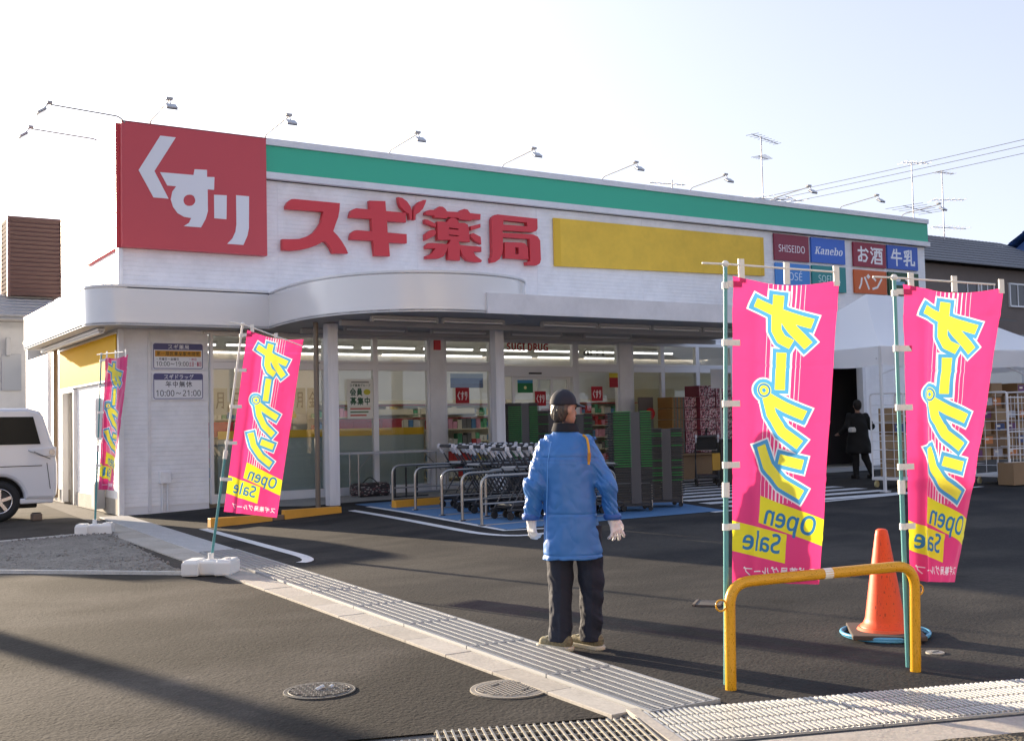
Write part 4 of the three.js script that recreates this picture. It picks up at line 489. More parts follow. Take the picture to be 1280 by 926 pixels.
banner('pink opening sale banner leaning in a white water base beside the long drain', [-1.296, 0.1, 9.111], [-1.04, 2.53, 9.418], [-1.0, 2.47, 9.442], [-0.519, 2.363, 9.742], [-0.732, 0.561, 9.503], [-1.19, 0.635, 9.22], { amp: 0.02, fold: 0.03, drop: -0.14, ph: 1.2, whiteTop: 1 });
banner('pink opening sale banner seen nearly edge on near the corner of the shop', [-1.188, 0.1, 3.421], [-1.127, 2.6, 3.6], [-1.085, 2.56, 3.7], [-0.948, 2.551, 4.342], [-1.048, 0.655, 4.17], [-1.17, 0.652, 3.57], { amp: 0.05, fold: 0.05, drop: 0, ph: 0.2 });
{
  const tank = (p, turn, label) => { const t = thing('water_base', label, 'banner base', p, turn, undefined); const g = extrude([[-0.25, -0.17], [-0.08, -0.17], [-0.08, -0.1], [0.08, -0.1], [0.08, -0.17], [0.25, -0.17], [0.25, 0.17], [0.08, 0.17], [0.08, 0.12], [-0.08, 0.12], [-0.08, 0.17], [-0.25, 0.17]], 0.1, [], 0.022); g.rotateX(-Math.PI / 2); g.translate(0, 0.024, 0); mesh('tank', g, M.polyWhite, t); new MB().rbox(-0.17, 0.13, 0, 0.15, 0.06, 0.3, 0.02).rbox(0.17, 0.13, 0, 0.15, 0.06, 0.3, 0.02).build('tank_hump', M.polyWhite, t); new MB().cyl([0, 0.02, 0], [0, 0.22, 0], 0.034, 0.028).rbox(0, 0.13, 0, 0.13, 0.05, 0.11, 0.015).build('socket', M.polyWhite, t); new MB().cyl([0.19, 0.15, 0.06], [0.19, 0.18, 0.06], 0.03).build('cap', M.clip, t); };
  tank([-1.296, 0.0, 9.12], -0.6, 'white plastic water base holding the leaning banner, on the concrete edge'); tank([-1.19, 0.0, 3.42], -0.35, 'white plastic water base under the banner nearest the shop corner');
}
{ // hoop barrier, cone, hose
  const t = thing('hoop_barrier', 'yellow steel hoop barrier in front of the traffic cone', 'barrier'); const hp = bend([[-0.621, 0, 15.928], [-0.615, 0.57, 15.935], [0.512, 0.6, 16.257], [0.501, 0, 16.245]], 0.13, 8); mesh('hoop', pipe(hp, 0.03, 14), M.yellowPipe, t);
  new MB().cyl([-0.06, 0.5845, 16.093], [-0.01, 0.5858, 16.107], 0.0312, 0.0312, 14).build('label_band', M.clip, t);
  for (const [x, z, s] of [[-0.62, 15.93, -1], [0.5, 16.245, 1]]) { const r = new THREE.TorusGeometry(0.03, 0.005, 8, 18); const o = mesh('ring', r, M.yellowPipe, t); o.position.set(x + s * 0.055, 0.455, z); o.rotation.y = -0.3; }
  const cn = thing('traffic_cone', 'bright orange traffic cone on a worn dark base plate', 'traffic cone', [1.21, 0, 15.46], 0.5);
  mesh('cone_body', new THREE.LatheGeometry([[0.16, 0.055], [0.16, 0.07], [0.14, 0.085], [0.125, 0.12], [0.085, 0.4], [0.045, 0.66], [0.038, 0.695], [0.025, 0.705], [0.0, 0.706]].map((p) => new THREE.Vector2(...p)), 36), M.orange, cn);
  new MB().rbox(0, 0.03, 0, 0.5, 0.03, 0.46, 0.008, 0.3).build('base_plate', mat([0.1, 0.075, 0.06], 0.85, 0, { map: speckT }), cn); new MB().cyl([0, 0.04, 0], [0, 0.062, 0], 0.185, 0.17, 36).build('cone_foot', mat([0.75, 0.12, 0.04], 0.6), cn);
  const h = thing('garden_hose', 'blue hose coiled around the base of the cone', 'hose', [1.22, 0, 15.45]); const P = []; for (let i = 0; i <= 60; i++) { const a = i / 60 * Math.PI * 4; P.push([Math.cos(a) * (0.275 + 0.012 * Math.sin(a * 1.3) + i * 0.0003), 0.012 + (i > 30 ? 0.014 : 0), Math.sin(a) * (0.265 + 0.01 * Math.cos(a * 1.7))]); } new MB().tube(P, 0.011, 8, 180).build('coil', M.hose, h);
}
{ // manholes and small covers
  const cover = (p, r, m, m2, label, holes) => { const t = thing('manhole_cover', label, 'manhole cover', p, 0.4); new MB().cyl([0, -0.02, 0], [0, 0.006, 0], r, r, 48).build('plate', m2, t); const ring = new THREE.TorusGeometry(r - 0.006, 0.006, 6, 56); ring.rotateX(Math.PI / 2); ring.translate(0, 0.001, 0); mesh('rim', ring, m, t); const ring2 = new THREE.TorusGeometry(r - 0.03, 0.004, 6, 56); ring2.rotateX(Math.PI / 2); ring2.translate(0, 0.004, 0); mesh('rim', ring2, m, t);
    const b = new MB(); const s = holes ? 0.04 : 0.028; for (let i = -9; i <= 9; i++) for (let j = -9; j <= 9; j++) { const x = i * s + (j & 1 ? s / 2 : 0), z = j * s * 0.9; if (Math.hypot(x, z) > r - 0.045) continue; if (holes) { b.box(x, 0.009, z, s * 1.02, 0.006, 0.009, 0, 0.78, 0).box(x, 0.009, z, s * 1.02, 0.006, 0.009, 0, -0.78, 0); } else b.rbox(x, 0.009, z, s * 0.62, 0.006, s * 0.56, 0.002); } stuffPart('tread', b.geo(), m, t);
    if (holes) { new MB().cyl([-0.03, 0.01, 0], [0.03, 0.02, 0], 0.012).cyl([0.05, 0.01, 0.03], [0.08, 0.014, 0.02], 0.012).build('lifting_lug', M.galvWhite, t); } else { new MB().box(0, 0.012, -0.1, 0.06, 0.006, 0.014).box(0, 0.012, 0.1, 0.06, 0.006, 0.014).build('slot', M.void, t); new MB().box(0.12, 0.0125, 0, 0.006, 0.005, 0.12).box(0.16, 0.0125, 0, 0.006, 0.005, 0.1).build('bar', m, t); } };
  cover([-2.41, -0.003, 14.55], 0.2, mat([0.2, 0.19, 0.17], 0.55, 0.3), mat([0.05, 0.048, 0.045], 0.8), 'dark round manhole cover with open square tread', true);
  cover([-1.55, -0.003, 15.17], 0.22, mat([0.4, 0.36, 0.3], 0.65, 0.1), mat([0.26, 0.23, 0.19], 0.75), 'pale tan round manhole cover near the concrete edge', false);
  const v = thing('valve_cover', 'small flat rusty cover in the dark asphalt behind the hoop', 'cover', [1.22, 0.0, 13.74], 0.7); new MB().box(0, 0.006, 0, 0.24, 0.014, 0.2).build('plate', mat([0.09, 0.08, 0.07], 0.7), v); new MB().box(0, 0.01, 0.1, 0.26, 0.016, 0.02).box(0, 0.01, -0.1, 0.26, 0.016, 0.02).build('frame', mat([0.16, 0.13, 0.1], 0.7), v);
  const v2 = thing('valve_cover', 'small pale round cover in the asphalt right of the hoop', 'cover', [1.0, 0.0, 16.0], 0); new MB().cyl([0, -0.01, 0], [0, 0.008, 0], 0.055, 0.055, 24).build('plate', mat([0.36, 0.34, 0.3], 0.6, 0.2), v2); new MB().box(0, 0.011, 0, 0.07, 0.006, 0.012).build('handle', mat([0.2, 0.2, 0.2], 0.6), v2);
}
{ // wheel stops
  const stop = (a, b, label) => { const dx = b[0] - a[0], dz = b[1] - a[1], L = Math.hypot(dx, dz), y = gh((a[0] + b[0]) / 2, (a[1] + b[1]) / 2); const t = thing('wheel_stop', label, 'wheel stop', [(a[0] + b[0]) / 2, y - 0.02, (a[1] + b[1]) / 2], -Math.atan2(dz, dx)); const g = extrude([[-0.075, 0], [0.075, 0], [0.06, 0.14], [-0.06, 0.14]], L - 0.02, [], 0.006); g.translate(0, 0, -L / 2 + 0.01); g.rotateY(Math.PI / 2); mesh('bar', g, M.curb, t); return t; };
  stop([0.42, 3.62], [1.42, 3.56], 'yellow wheel stop left of the brown gap, behind the leaning banner'); stop([1.62, 3.55], [2.62, 3.48], 'yellow wheel stop in front of the white column'); stop([3.52, 3.62], [4.5, 3.5], 'yellow wheel stop under the cart rails');
  new MB(); const gp = thing('stop_connector', 'short brown block between two yellow wheel stops', 'block', [1.52, 0.05, 3.555], 0.06); new MB().rbox(0, 0.03, 0, 0.2, 0.08, 0.11, 0.01).build('block', M.wood, gp);
}
// ---------------------------------------------------------------- people (smooth joined bodies)
const smin = (a, b, k) => { const h = Math.max(k - Math.abs(a - b), 0) / k; return Math.min(a, b) - h * h * k * 0.25; };
function capsule(a, b, ra, rb) { const ab = [b[0] - a[0], b[1] - a[1], b[2] - a[2]], L = ab[0] * ab[0] + ab[1] * ab[1] + ab[2] * ab[2]; return (x, y, z) => { const px = x - a[0], py = y - a[1], pz = z - a[2], t = Math.min(1, Math.max(0, (px * ab[0] + py * ab[1] + pz * ab[2]) / L)); return Math.hypot(px - ab[0] * t, py - ab[1] * t, pz - ab[2] * t) - (ra + (rb - ra) * t); }; }
function ell(c, r, rot = 0) { const cs = Math.cos(rot), sn = Math.sin(rot); return (x, y, z) => { const px = x - c[0], py = y - c[1], pz = z - c[2], qx = px * cs + pz * sn, qz = -px * sn + pz * cs, k = Math.hypot(qx / r[0], py / r[1], qz / r[2]), k2 = Math.hypot(qx / (r[0] * r[0]), py / (r[1] * r[1]), qz / (r[2] * r[2])); return k2 > 1e-9 ? k * (k - 1) / k2 : -Math.min(...r); }; }
const chain = (pts, rs) => pts.slice(1).map((p, i) => capsule(pts[i], p, rs[i], rs[i + 1]));
const union = (fs, k) => (x, y, z) => { let d = fs[0](x, y, z); for (let i = 1; i < fs.length; i++) d = smin(d, fs[i](x, y, z), k); return d; };
function surface(f, lo, hi, h) { // surface nets
  const n = [0, 1, 2].map((i) => Math.ceil((hi[i] - lo[i]) / h) + 2), [nx, ny, nz] = n, F = new Float32Array(nx * ny * nz), at = (i, j, k) => i + nx * (j + ny * k);
  for (let k = 0; k < nz; k++) for (let j = 0; j < ny; j++) for (let i = 0; i < nx; i++) F[at(i, j, k)] = f(lo[0] + i * h, lo[1] + j * h, lo[2] + k * h);
  const id = new Int32Array(nx * ny * nz).fill(-1), pos = [], idx = [];
  for (let k = 0; k < nz - 1; k++) for (let j = 0; j < ny - 1; j++) for (let i = 0; i < nx - 1; i++) {
    let c = 0, sx = 0, sy = 0, sz = 0; const v = (a, b, d) => F[at(i + a, j + b, k + d)];
    const e = (a, b) => { const p = v(...a), q = v(...b); if ((p < 0) !== (q < 0)) { const t = p / (p - q); sx += a[0] + (b[0] - a[0]) * t; sy += a[1] + (b[1] - a[1]) * t; sz += a[2] + (b[2] - a[2]) * t; c++; } };
    const neg = (v(0, 0, 0) < 0) + (v(1, 0, 0) < 0) + (v(0, 1, 0) < 0) + (v(1, 1, 0) < 0) + (v(0, 0, 1) < 0) + (v(1, 0, 1) < 0) + (v(0, 1, 1) < 0) + (v(1, 1, 1) < 0); if (!neg || neg === 8) continue;
    for (const b of [0, 1]) for (const d of [0, 1]) { e([0, b, d], [1, b, d]); e([b, 0, d], [b, 1, d]); e([b, d, 0], [b, d, 1]); }
    id[at(i, j, k)] = pos.length / 3; pos.push(lo[0] + (i + sx / c) * h, lo[1] + (j + sy / c) * h, lo[2] + (k + sz / c) * h);
  }
  const quad = (a, b, c, d, flip) => { if (a < 0 || b < 0 || c < 0 || d < 0) return; flip ? idx.push(a, c, b, a, d, c) : idx.push(a, b, c, a, c, d); };
  for (let k = 1; k < nz - 1; k++) for (let j = 1; j < ny - 1; j++) for (let i = 1; i < nx - 1; i++) { const p = F[at(i, j, k)] < 0;
    if (p !== (F[at(i + 1, j, k)] < 0)) quad(id[at(i, j - 1, k - 1)], id[at(i, j, k - 1)], id[at(i, j, k)], id[at(i, j - 1, k)], !p);
    if (p !== (F[at(i, j + 1, k)] < 0)) quad(id[at(i - 1, j, k - 1)], id[at(i - 1, j, k)], id[at(i, j, k)], id[at(i, j, k - 1)], !p);
    if (p !== (F[at(i, j, k + 1)] < 0)) quad(id[at(i - 1, j - 1, k)], id[at(i, j - 1, k)], id[at(i, j, k)], id[at(i - 1, j, k)], !p); }
  const nor = [], e = h * 0.6; for (let i = 0; i < pos.length; i += 3) { const [x, y, z] = [pos[i], pos[i + 1], pos[i + 2]], N = V(f(x + e, y, z) - f(x - e, y, z), f(x, y + e, z) - f(x, y - e, z), f(x, y, z + e) - f(x, y, z - e)).normalize(); nor.push(N.x, N.y, N.z); }
  const g = new THREE.BufferGeometry(); g.setAttribute('position', new THREE.Float32BufferAttribute(pos, 3)); g.setAttribute('normal', new THREE.Float32BufferAttribute(nor, 3)); g.setAttribute('uv', new THREE.Float32BufferAttribute(new Float32Array(pos.length / 3 * 2).map((_, i) => (i & 1 ? pos[(i >> 1) * 3 + 1] : pos[(i >> 1) * 3] + pos[(i >> 1) * 3 + 2])), 2)); g.setIndex(idx); return g;
}
const skin = mat([0.46, 0.27, 0.19], 0.55), hairM = mat([0.02, 0.017, 0.015], 0.6), glove = mat([0.82, 0.81, 0.8], 0.8);
function headField(c, yaw, s = 1) { // face looks along (sin yaw, 0, -cos yaw)
  const fx = Math.sin(yaw), fz = -Math.cos(yaw), rx = Math.cos(yaw), rz = Math.sin(yaw), P = (r, u, f) => [c[0] + (rx * r + fx * f) * s, c[1] + u * s, c[2] + (rz * r + fz * f) * s];
  const fs = [ell(P(0, 0.02, -0.005), [0.074 * s, 0.1 * s, 0.09 * s], yaw), ell(P(0, -0.055, 0.035), [0.055 * s, 0.058 * s, 0.052 * s], yaw), capsule(P(0, 0.01, 0.09), P(0, -0.03, 0.108), 0.009 * s, 0.014 * s), capsule(P(-0.02, -0.062, 0.08), P(0.02, -0.062, 0.08), 0.009 * s, 0.009 * s), capsule(P(-0.03, 0.03, 0.082), P(0.03, 0.03, 0.082), 0.009 * s, 0.009 * s), ell(P(0, -0.095, 0.066), [0.022 * s, 0.018 * s, 0.02 * s], yaw)];
  const ears = [-1, 1].map((k) => ell(P(0.078 * k, -0.005, -0.012), [0.014 * s, 0.032 * s, 0.022 * s], yaw));
  const eyes = [-1, 1].map((k) => P(0.03 * k, 0.012, 0.083));
  return { f: union([union(fs, 0.025), ...ears], 0.008), P, eyes };
}
function hand(wrist, dir, palmN, side, spread, curl, s = 1) { // dir = towards fingertips, palmN = palm normal
  const D = V(...dir).normalize(), N = V(...palmN); N.addScaledVector(D, -N.dot(D)).normalize(); const S = D.clone().cross(N).multiplyScalar(side), W = V(...wrist), p = (a, b, c) => W.clone().addScaledVector(D, a * s).addScaledVector(S, b * s).addScaledVector(N, c * s).toArray();
  const fs = [capsule(p(0.0, 0, 0), p(0.04, 0, 0), 0.026 * s, 0.03 * s)];
  for (const b of [-0.028, -0.01, 0.01, 0.028]) fs.push(capsule(p(0.03, b * 0.6, 0), p(0.088, b, 0), 0.016 * s, 0.0125 * s));
  const palm = union(fs, 0.012), out = [palm];
  [[0.03, 0.068, 0.3], [0.0105, 0.079, 0.08], [-0.0105, 0.073, -0.12], [-0.031, 0.056, -0.34]].forEach(([b, L, a], i) => { const A = spread * a, c = curl * (1 + 0.25 * i); const q1 = [0.09, b, 0], l1 = L * 0.48, l2 = L * 0.3, l3 = L * 0.24; const step = (q, l, k) => [q[0] + Math.cos(k) * Math.cos(A) * l, q[1] + Math.sin(A) * l, q[2] + Math.sin(k) * l]; const q2 = step(q1, l1, c * 0.6), q3 = step(q2, l2, c * 1.4), q4 = step(q3, l3, c * 2.1); out.push(union(chain([p(0.07, b * 0.9, 0), p(...q1), p(...q2), p(...q3), p(...q4)], [0.0115, 0.011, 0.0105, 0.0098, 0.008].map((r) => r * s)), 0.006)); });
  out.push(union(chain([p(0.018, 0.022, 0.004), p(0.048, 0.05, 0.014), p(0.075, 0.06, 0.02), p(0.097, 0.062, 0.026)], [0.017, 0.0135, 0.012, 0.009].map((r) => r * s)), 0.008));
  const f = union(out, 0.006); const lo = W.toArray().map((v) => v - 0.2 * s), hi = W.toArray().map((v) => v + 0.2 * s); return surface(f, lo, hi, 0.0042);
}
{ // parking attendant seen from behind
  const t = thing('person', 'person in a blue coat, black cap and white gloves, seen from behind by the drain', 'person', [-0.673, 0.0, 14.506], -0.615); t.rotation.order = 'YXZ'; t.rotation.z = -0.034;
  const hc = [-0.05, 1.541, -0.01], yaw = 0.86, K = 0.88, H = headField(hc, yaw, K);
  const sway = (y) => -0.035 + 0.05 * (1 - y);
  const body = union([H.f, capsule([-0.045, 1.38, 0.01], [-0.048, 1.47, 0], 0.052, 0.046), ell([-0.03, 1.18, 0], [0.11, 0.17, 0.08]), ell([-0.01, 0.9, 0], [0.12, 0.2, 0.08]), ...chain([[-0.14, 1.29, 0], [-0.238, 1.05, 0.045], [-0.252, 0.84, -0.005]], [0.032, 0.026, 0.024]), ...chain([[0.085, 1.3, 0], [0.23, 1.06, 0.035], [0.264, 0.85, 0.0]], [0.032, 0.026, 0.024]), ...chain([[-0.07, 0.8, 0], [-0.055, 0.42, 0], [-0.06, 0.08, 0]], [0.06, 0.05, 0.035]), ...chain([[0.09, 0.8, 0], [0.135, 0.42, 0], [0.135, 0.08, 0]], [0.06, 0.05, 0.035])], 0.03);
  mesh('body', mergeGeometries([surface(body, [-0.34, 0.03, -0.16], [0.34, 1.36, 0.16], 0.014), surface(H.f, [hc[0] - 0.16, hc[1] - 0.2, hc[2] - 0.16], [hc[0] + 0.16, hc[1] + 0.16, hc[2] + 0.16], 0.0045)].map((g) => only(g))), skin, t);
  // hair below the cap
  const hair = union([ell(H.P(0, 0.0, -0.022), [0.082 * K, 0.085 * K, 0.085 * K], yaw), ell(H.P(0, -0.05, -0.05), [0.056 * K, 0.045 * K, 0.042 * K], yaw)], 0.03), cutF = (x, y, z) => { const f = (x - hc[0]) * Math.sin(yaw) - (z - hc[2]) * Math.cos(yaw); return f + 0.012 - 0.9 * Math.max(0, y - hc[1] + 0.02) + 0.35 * Math.max(0, hc[1] - 0.03 - y) + 0.005 * Math.sin(y * 110); };
  mesh('hair', surface((x, y, z) => Math.max(hair(x, y, z) + 0.012 * (fbm(x * 70 + z * 60, y * 26, 91, 3) - 0.5), cutF(x, y, z), (y - hc[1]) - 0.06), [hc[0] - 0.14, hc[1] - 0.15, hc[2] - 0.14], [hc[0] + 0.14, hc[1] + 0.1, hc[2] + 0.14], 0.0055), mat([0.06, 0.05, 0.042], 0.38), t);
  const eb = new MB(); for (const e of H.eyes) eb.sphere(...e, 0.0095); eb.build('eye', mat(0.03, 0.2), t);
  // cap with brim
  const crown = ell(H.P(0, 0.045, -0.008), [0.091 * K, 0.104 * K, 0.103 * K], yaw); const cap = (x, y, z) => Math.max(crown(x, y, z), hc[1] + 0.03 + 0.03 * ((x - hc[0]) * Math.sin(yaw) - (z - hc[2]) * Math.cos(yaw)) - y);
  mesh('cap', surface((x, y, z) => Math.max(cap(x, y, z) + 0.0012 * Math.sin(Math.atan2(z - hc[2], x - hc[0]) * 6), -Infinity), [hc[0] - 0.15, hc[1], hc[2] - 0.15], [hc[0] + 0.15, hc[1] + 0.18, hc[2] + 0.15], 0.005), mat([0.018, 0.02, 0.032], 0.75), t);
  const brim = grid(16, 6, (s, u) => { const a = (s - 0.5) * 2.1, f = 0.085 + 0.085 * u * Math.cos(a * 0.75), r = Math.sin(a) * (0.085 + 0.01 * u); return H.P(r, 0.045 - 0.02 * u - 0.02 * Math.abs(a) * 0.6, Math.cos(a) * 0.02 + f - (1 - Math.cos(a)) * 0.07); }); mesh('brim', mergeGeometries([only(brim), only(brim.clone().translate(0, 0.005, 0))]), mat([0.018, 0.02, 0.03], 0.6), t);
  // coat
  const wr = (x, y, z) => 0.015 * (fbm(x * 8 + 3 + z * 4, y * 5 + 9, 51, 3) - 0.5) + 0.02 * (0.5 - Math.abs(fbm(x * 10 - y * 7 + z * 5, y * 9 + x * 6 + 5, 57, 2) - 0.5) * 2) * 0.3;
  const coat = (() => {
    const torso = (x, y, z) => { const k = Math.min(1, Math.max(0, (y - 0.6) / 0.7)), cx = lerp(0.02, -0.035, k), w = y > 1.2 ? lerp(0.172, 0.066, Math.pow(ss(y, 1.18, 1.47), 1.15)) : lerp(0.196, 0.172, ss(y, 0.62, 1.05)) + 0.01 * Math.sin(y * 6), d = y > 1.2 ? lerp(0.135, 0.07, ss(y, 1.22, 1.45)) : lerp(0.145, 0.135, k); const q = Math.pow(Math.pow(Math.abs(x - cx) / w, 2.4) + Math.pow(Math.abs(z) / d, 2.4), 1 / 2.4); return Math.max((q - 1) * Math.min(w, d) * 0.9, 0.585 - y + 0.04 * x, y - 1.432); };
    const armL = union(chain([[-0.15, 1.3, 0.0], [-0.238, 1.05, 0.045], [-0.252, 0.82, -0.005]], [0.07, 0.054, 0.045]), 0.05), armR = union(chain([[0.095, 1.312, 0.0], [0.23, 1.06, 0.035], [0.264, 0.83, 0.0]], [0.07, 0.054, 0.045]), 0.05);
    const sw = (x, y, z) => 0.04 * (fbm(x * 12 + z * 10 + 2, y * 20 + x * 22, 61, 3) - 0.5);
    return (x, y, z) => { let d = smin(torso(x, y, z) + wr(x, y, z), Math.max(armL(x, y, z) + sw(x, y, z), 0.845 - y), 0.035); d = smin(d, Math.max(armR(x, y, z) + sw(x, y, z), 0.855 - y), 0.035); if (z > 0) { d += 0.005 * Math.exp(-Math.pow((y - 0.872 - 0.02 * x) / 0.006, 2)) * (Math.abs(x) < 0.2 ? 1 : 0); d += 0.004 * Math.exp(-Math.pow((y - 1.235 + 0.03 * Math.abs(x)) / 0.006, 2)); } d += 0.004 * Math.exp(-Math.pow((y - 0.612 - 0.04 * x) / 0.005, 2)); return d; };
  })();
  const coatM = mat([0.042, 0.185, 0.51], 0.42);
  mesh('coat', surface(coat, [-0.38, 0.55, -0.2], [0.38, 1.46, 0.2], 0.0085), coatM, t);
  for (const [x, y, z] of [[-0.257, 0.845, -0.004], [0.268, 0.856, 0.0]]) { const c = new THREE.TorusGeometry(0.045, 0.014, 10, 22); c.rotateX(Math.PI / 2); c.scale(1, 1.6, 1); c.translate(x, y, z); mesh('cuff', c, mat([0.03, 0.12, 0.42], 0.5), t); }
  const col = (x, y, z) => Math.max(Math.abs(Math.hypot(x + 0.04, (z - 0.0) * 1.05) - lerp(0.08, 0.066, ss(y, 1.39, 1.46))) - 0.011, 1.395 - y, y - 1.452 - 0.01 * z); mesh('collar', surface(col, [-0.2, 1.36, -0.16], [0.12, 1.49, 0.16], 0.006), mat([0.012, 0.014, 0.02], 0.9), t);
  mesh('seam_piping', pipe(bend([[-0.13, 1.33, 0.085], [-0.15, 1.22, 0.108], [-0.155, 0.9, 0.11], [-0.15, 0.63, 0.118]], 0.05), 0.0025, 6), mat([0.12, 0.36, 0.8], 0.5), t);
  mesh('shoulder_cord', pipe(bend([[0.075, 1.375, 0.06], [0.098, 1.36, 0.09], [0.112, 1.29, 0.128], [0.11, 1.19, 0.133]], 0.05), 0.008, 8), mat([0.7, 0.36, 0.02], 0.5), t); new MB().cyl([0.113, 1.265, 0.134], [0.111, 1.21, 0.136], 0.011).build('cord_toggle', mat([0.45, 0.2, 0.02], 0.5), t);
  // trousers
  const fold = (x, y, z) => 0.024 * (fbm(x * 10 + z * 10 + 4, y * 12 + x * 9, 71, 3) - 0.5) * (1.3 - 0.6 * ss(y, 0.25, 0.6)) - 0.006 * Math.exp(-Math.pow((x - (x < 0.03 ? -0.06 : 0.138)) / 0.012, 2));
  const tr = (() => { const L = union(chain([[-0.075, 0.82, 0.0], [-0.062, 0.46, -0.005], [-0.058, 0.07, 0.01]], [0.1, 0.078, 0.073]), 0.03), R = union(chain([[0.1, 0.82, 0.0], [0.135, 0.46, -0.01], [0.138, 0.07, -0.03]], [0.1, 0.078, 0.073]), 0.03); return (x, y, z) => Math.max(smin(L(x, y, z), R(x, y, z), 0.02) + fold(x, y, z), 0.055 - y, y - 0.8); })();
  mesh('trousers', surface(tr, [-0.22, 0.03, -0.16], [0.27, 0.84, 0.16], 0.0095), mat([0.013, 0.017, 0.032], 0.8), t);
  // gloves
  mesh('glove', hand([-0.252, 0.842, -0.004], [0.03, -1, -0.03], [0.75, 0, -0.6], -1, 0.4, 0.5, 0.98), glove, t);
  mesh('glove', hand([0.266, 0.85, 0.0], [0.34, -1, 0.06], [-0.5, 0.1, -0.85], 1, 1.3, 0.38, 0.98), glove, t);
  new MB().cyl([-0.256, 0.86, -0.004], [-0.254, 0.805, -0.004], 0.036, 0.031, 14).cyl([0.268, 0.865, 0], [0.273, 0.81, 0.001], 0.036, 0.031, 14).build('glove_cuff', glove, t);
  // trainers
  const shoe = (heel, toe) => { const A = V(...heel), B = V(...toe), d = B.clone().sub(A), p = (k, y) => { const q = A.clone().addScaledVector(d, k); return [q.x, y, q.z]; }; const up = union([capsule(p(0.12, 0.055), p(0.85, 0.04), 0.043, 0.035), capsule(p(0.18, 0.07), p(0.45, 0.075), 0.042, 0.034)], 0.03); const u = surface((x, y, z) => Math.max(up(x, y, z), 0.02 - y), [Math.min(A.x, B.x) - 0.07, 0, Math.min(A.z, B.z) - 0.07], [Math.max(A.x, B.x) + 0.07, 0.15, Math.max(A.z, B.z) + 0.07], 0.006); const o = mesh('shoe', u, mat([0.36, 0.32, 0.2], 0.8, 0, { map: gravT }), t); const so = union([capsule(p(0.1, 0.018), p(0.9, 0.018), 0.05, 0.044)], 0.01); mesh('sole', surface((x, y, z) => Math.max(so(x, y, z), 0.001 - y, y - 0.03), [Math.min(A.x, B.x) - 0.07, -0.01, Math.min(A.z, B.z) - 0.07], [Math.max(A.x, B.x) + 0.07, 0.05, Math.max(A.z, B.z) + 0.07], 0.006), mat([0.6, 0.55, 0.42], 0.7), o); const l = new MB(); for (let i = 0; i < 4; i++) { const q = p(0.42 + i * 0.11, 0.1 - i * 0.008); l.box(q[0], q[1], q[2], 0.05, 0.008, 0.012, 0, Math.atan2(d.x, d.z), 0); } l.build('lace', mat([0.7, 0.66, 0.5], 0.8), o); };
  shoe([0.0, 0, 0.045], [-0.19, 0, -0.06]); shoe([0.2, 0, 0.0], [0.01, 0, -0.15]);
}
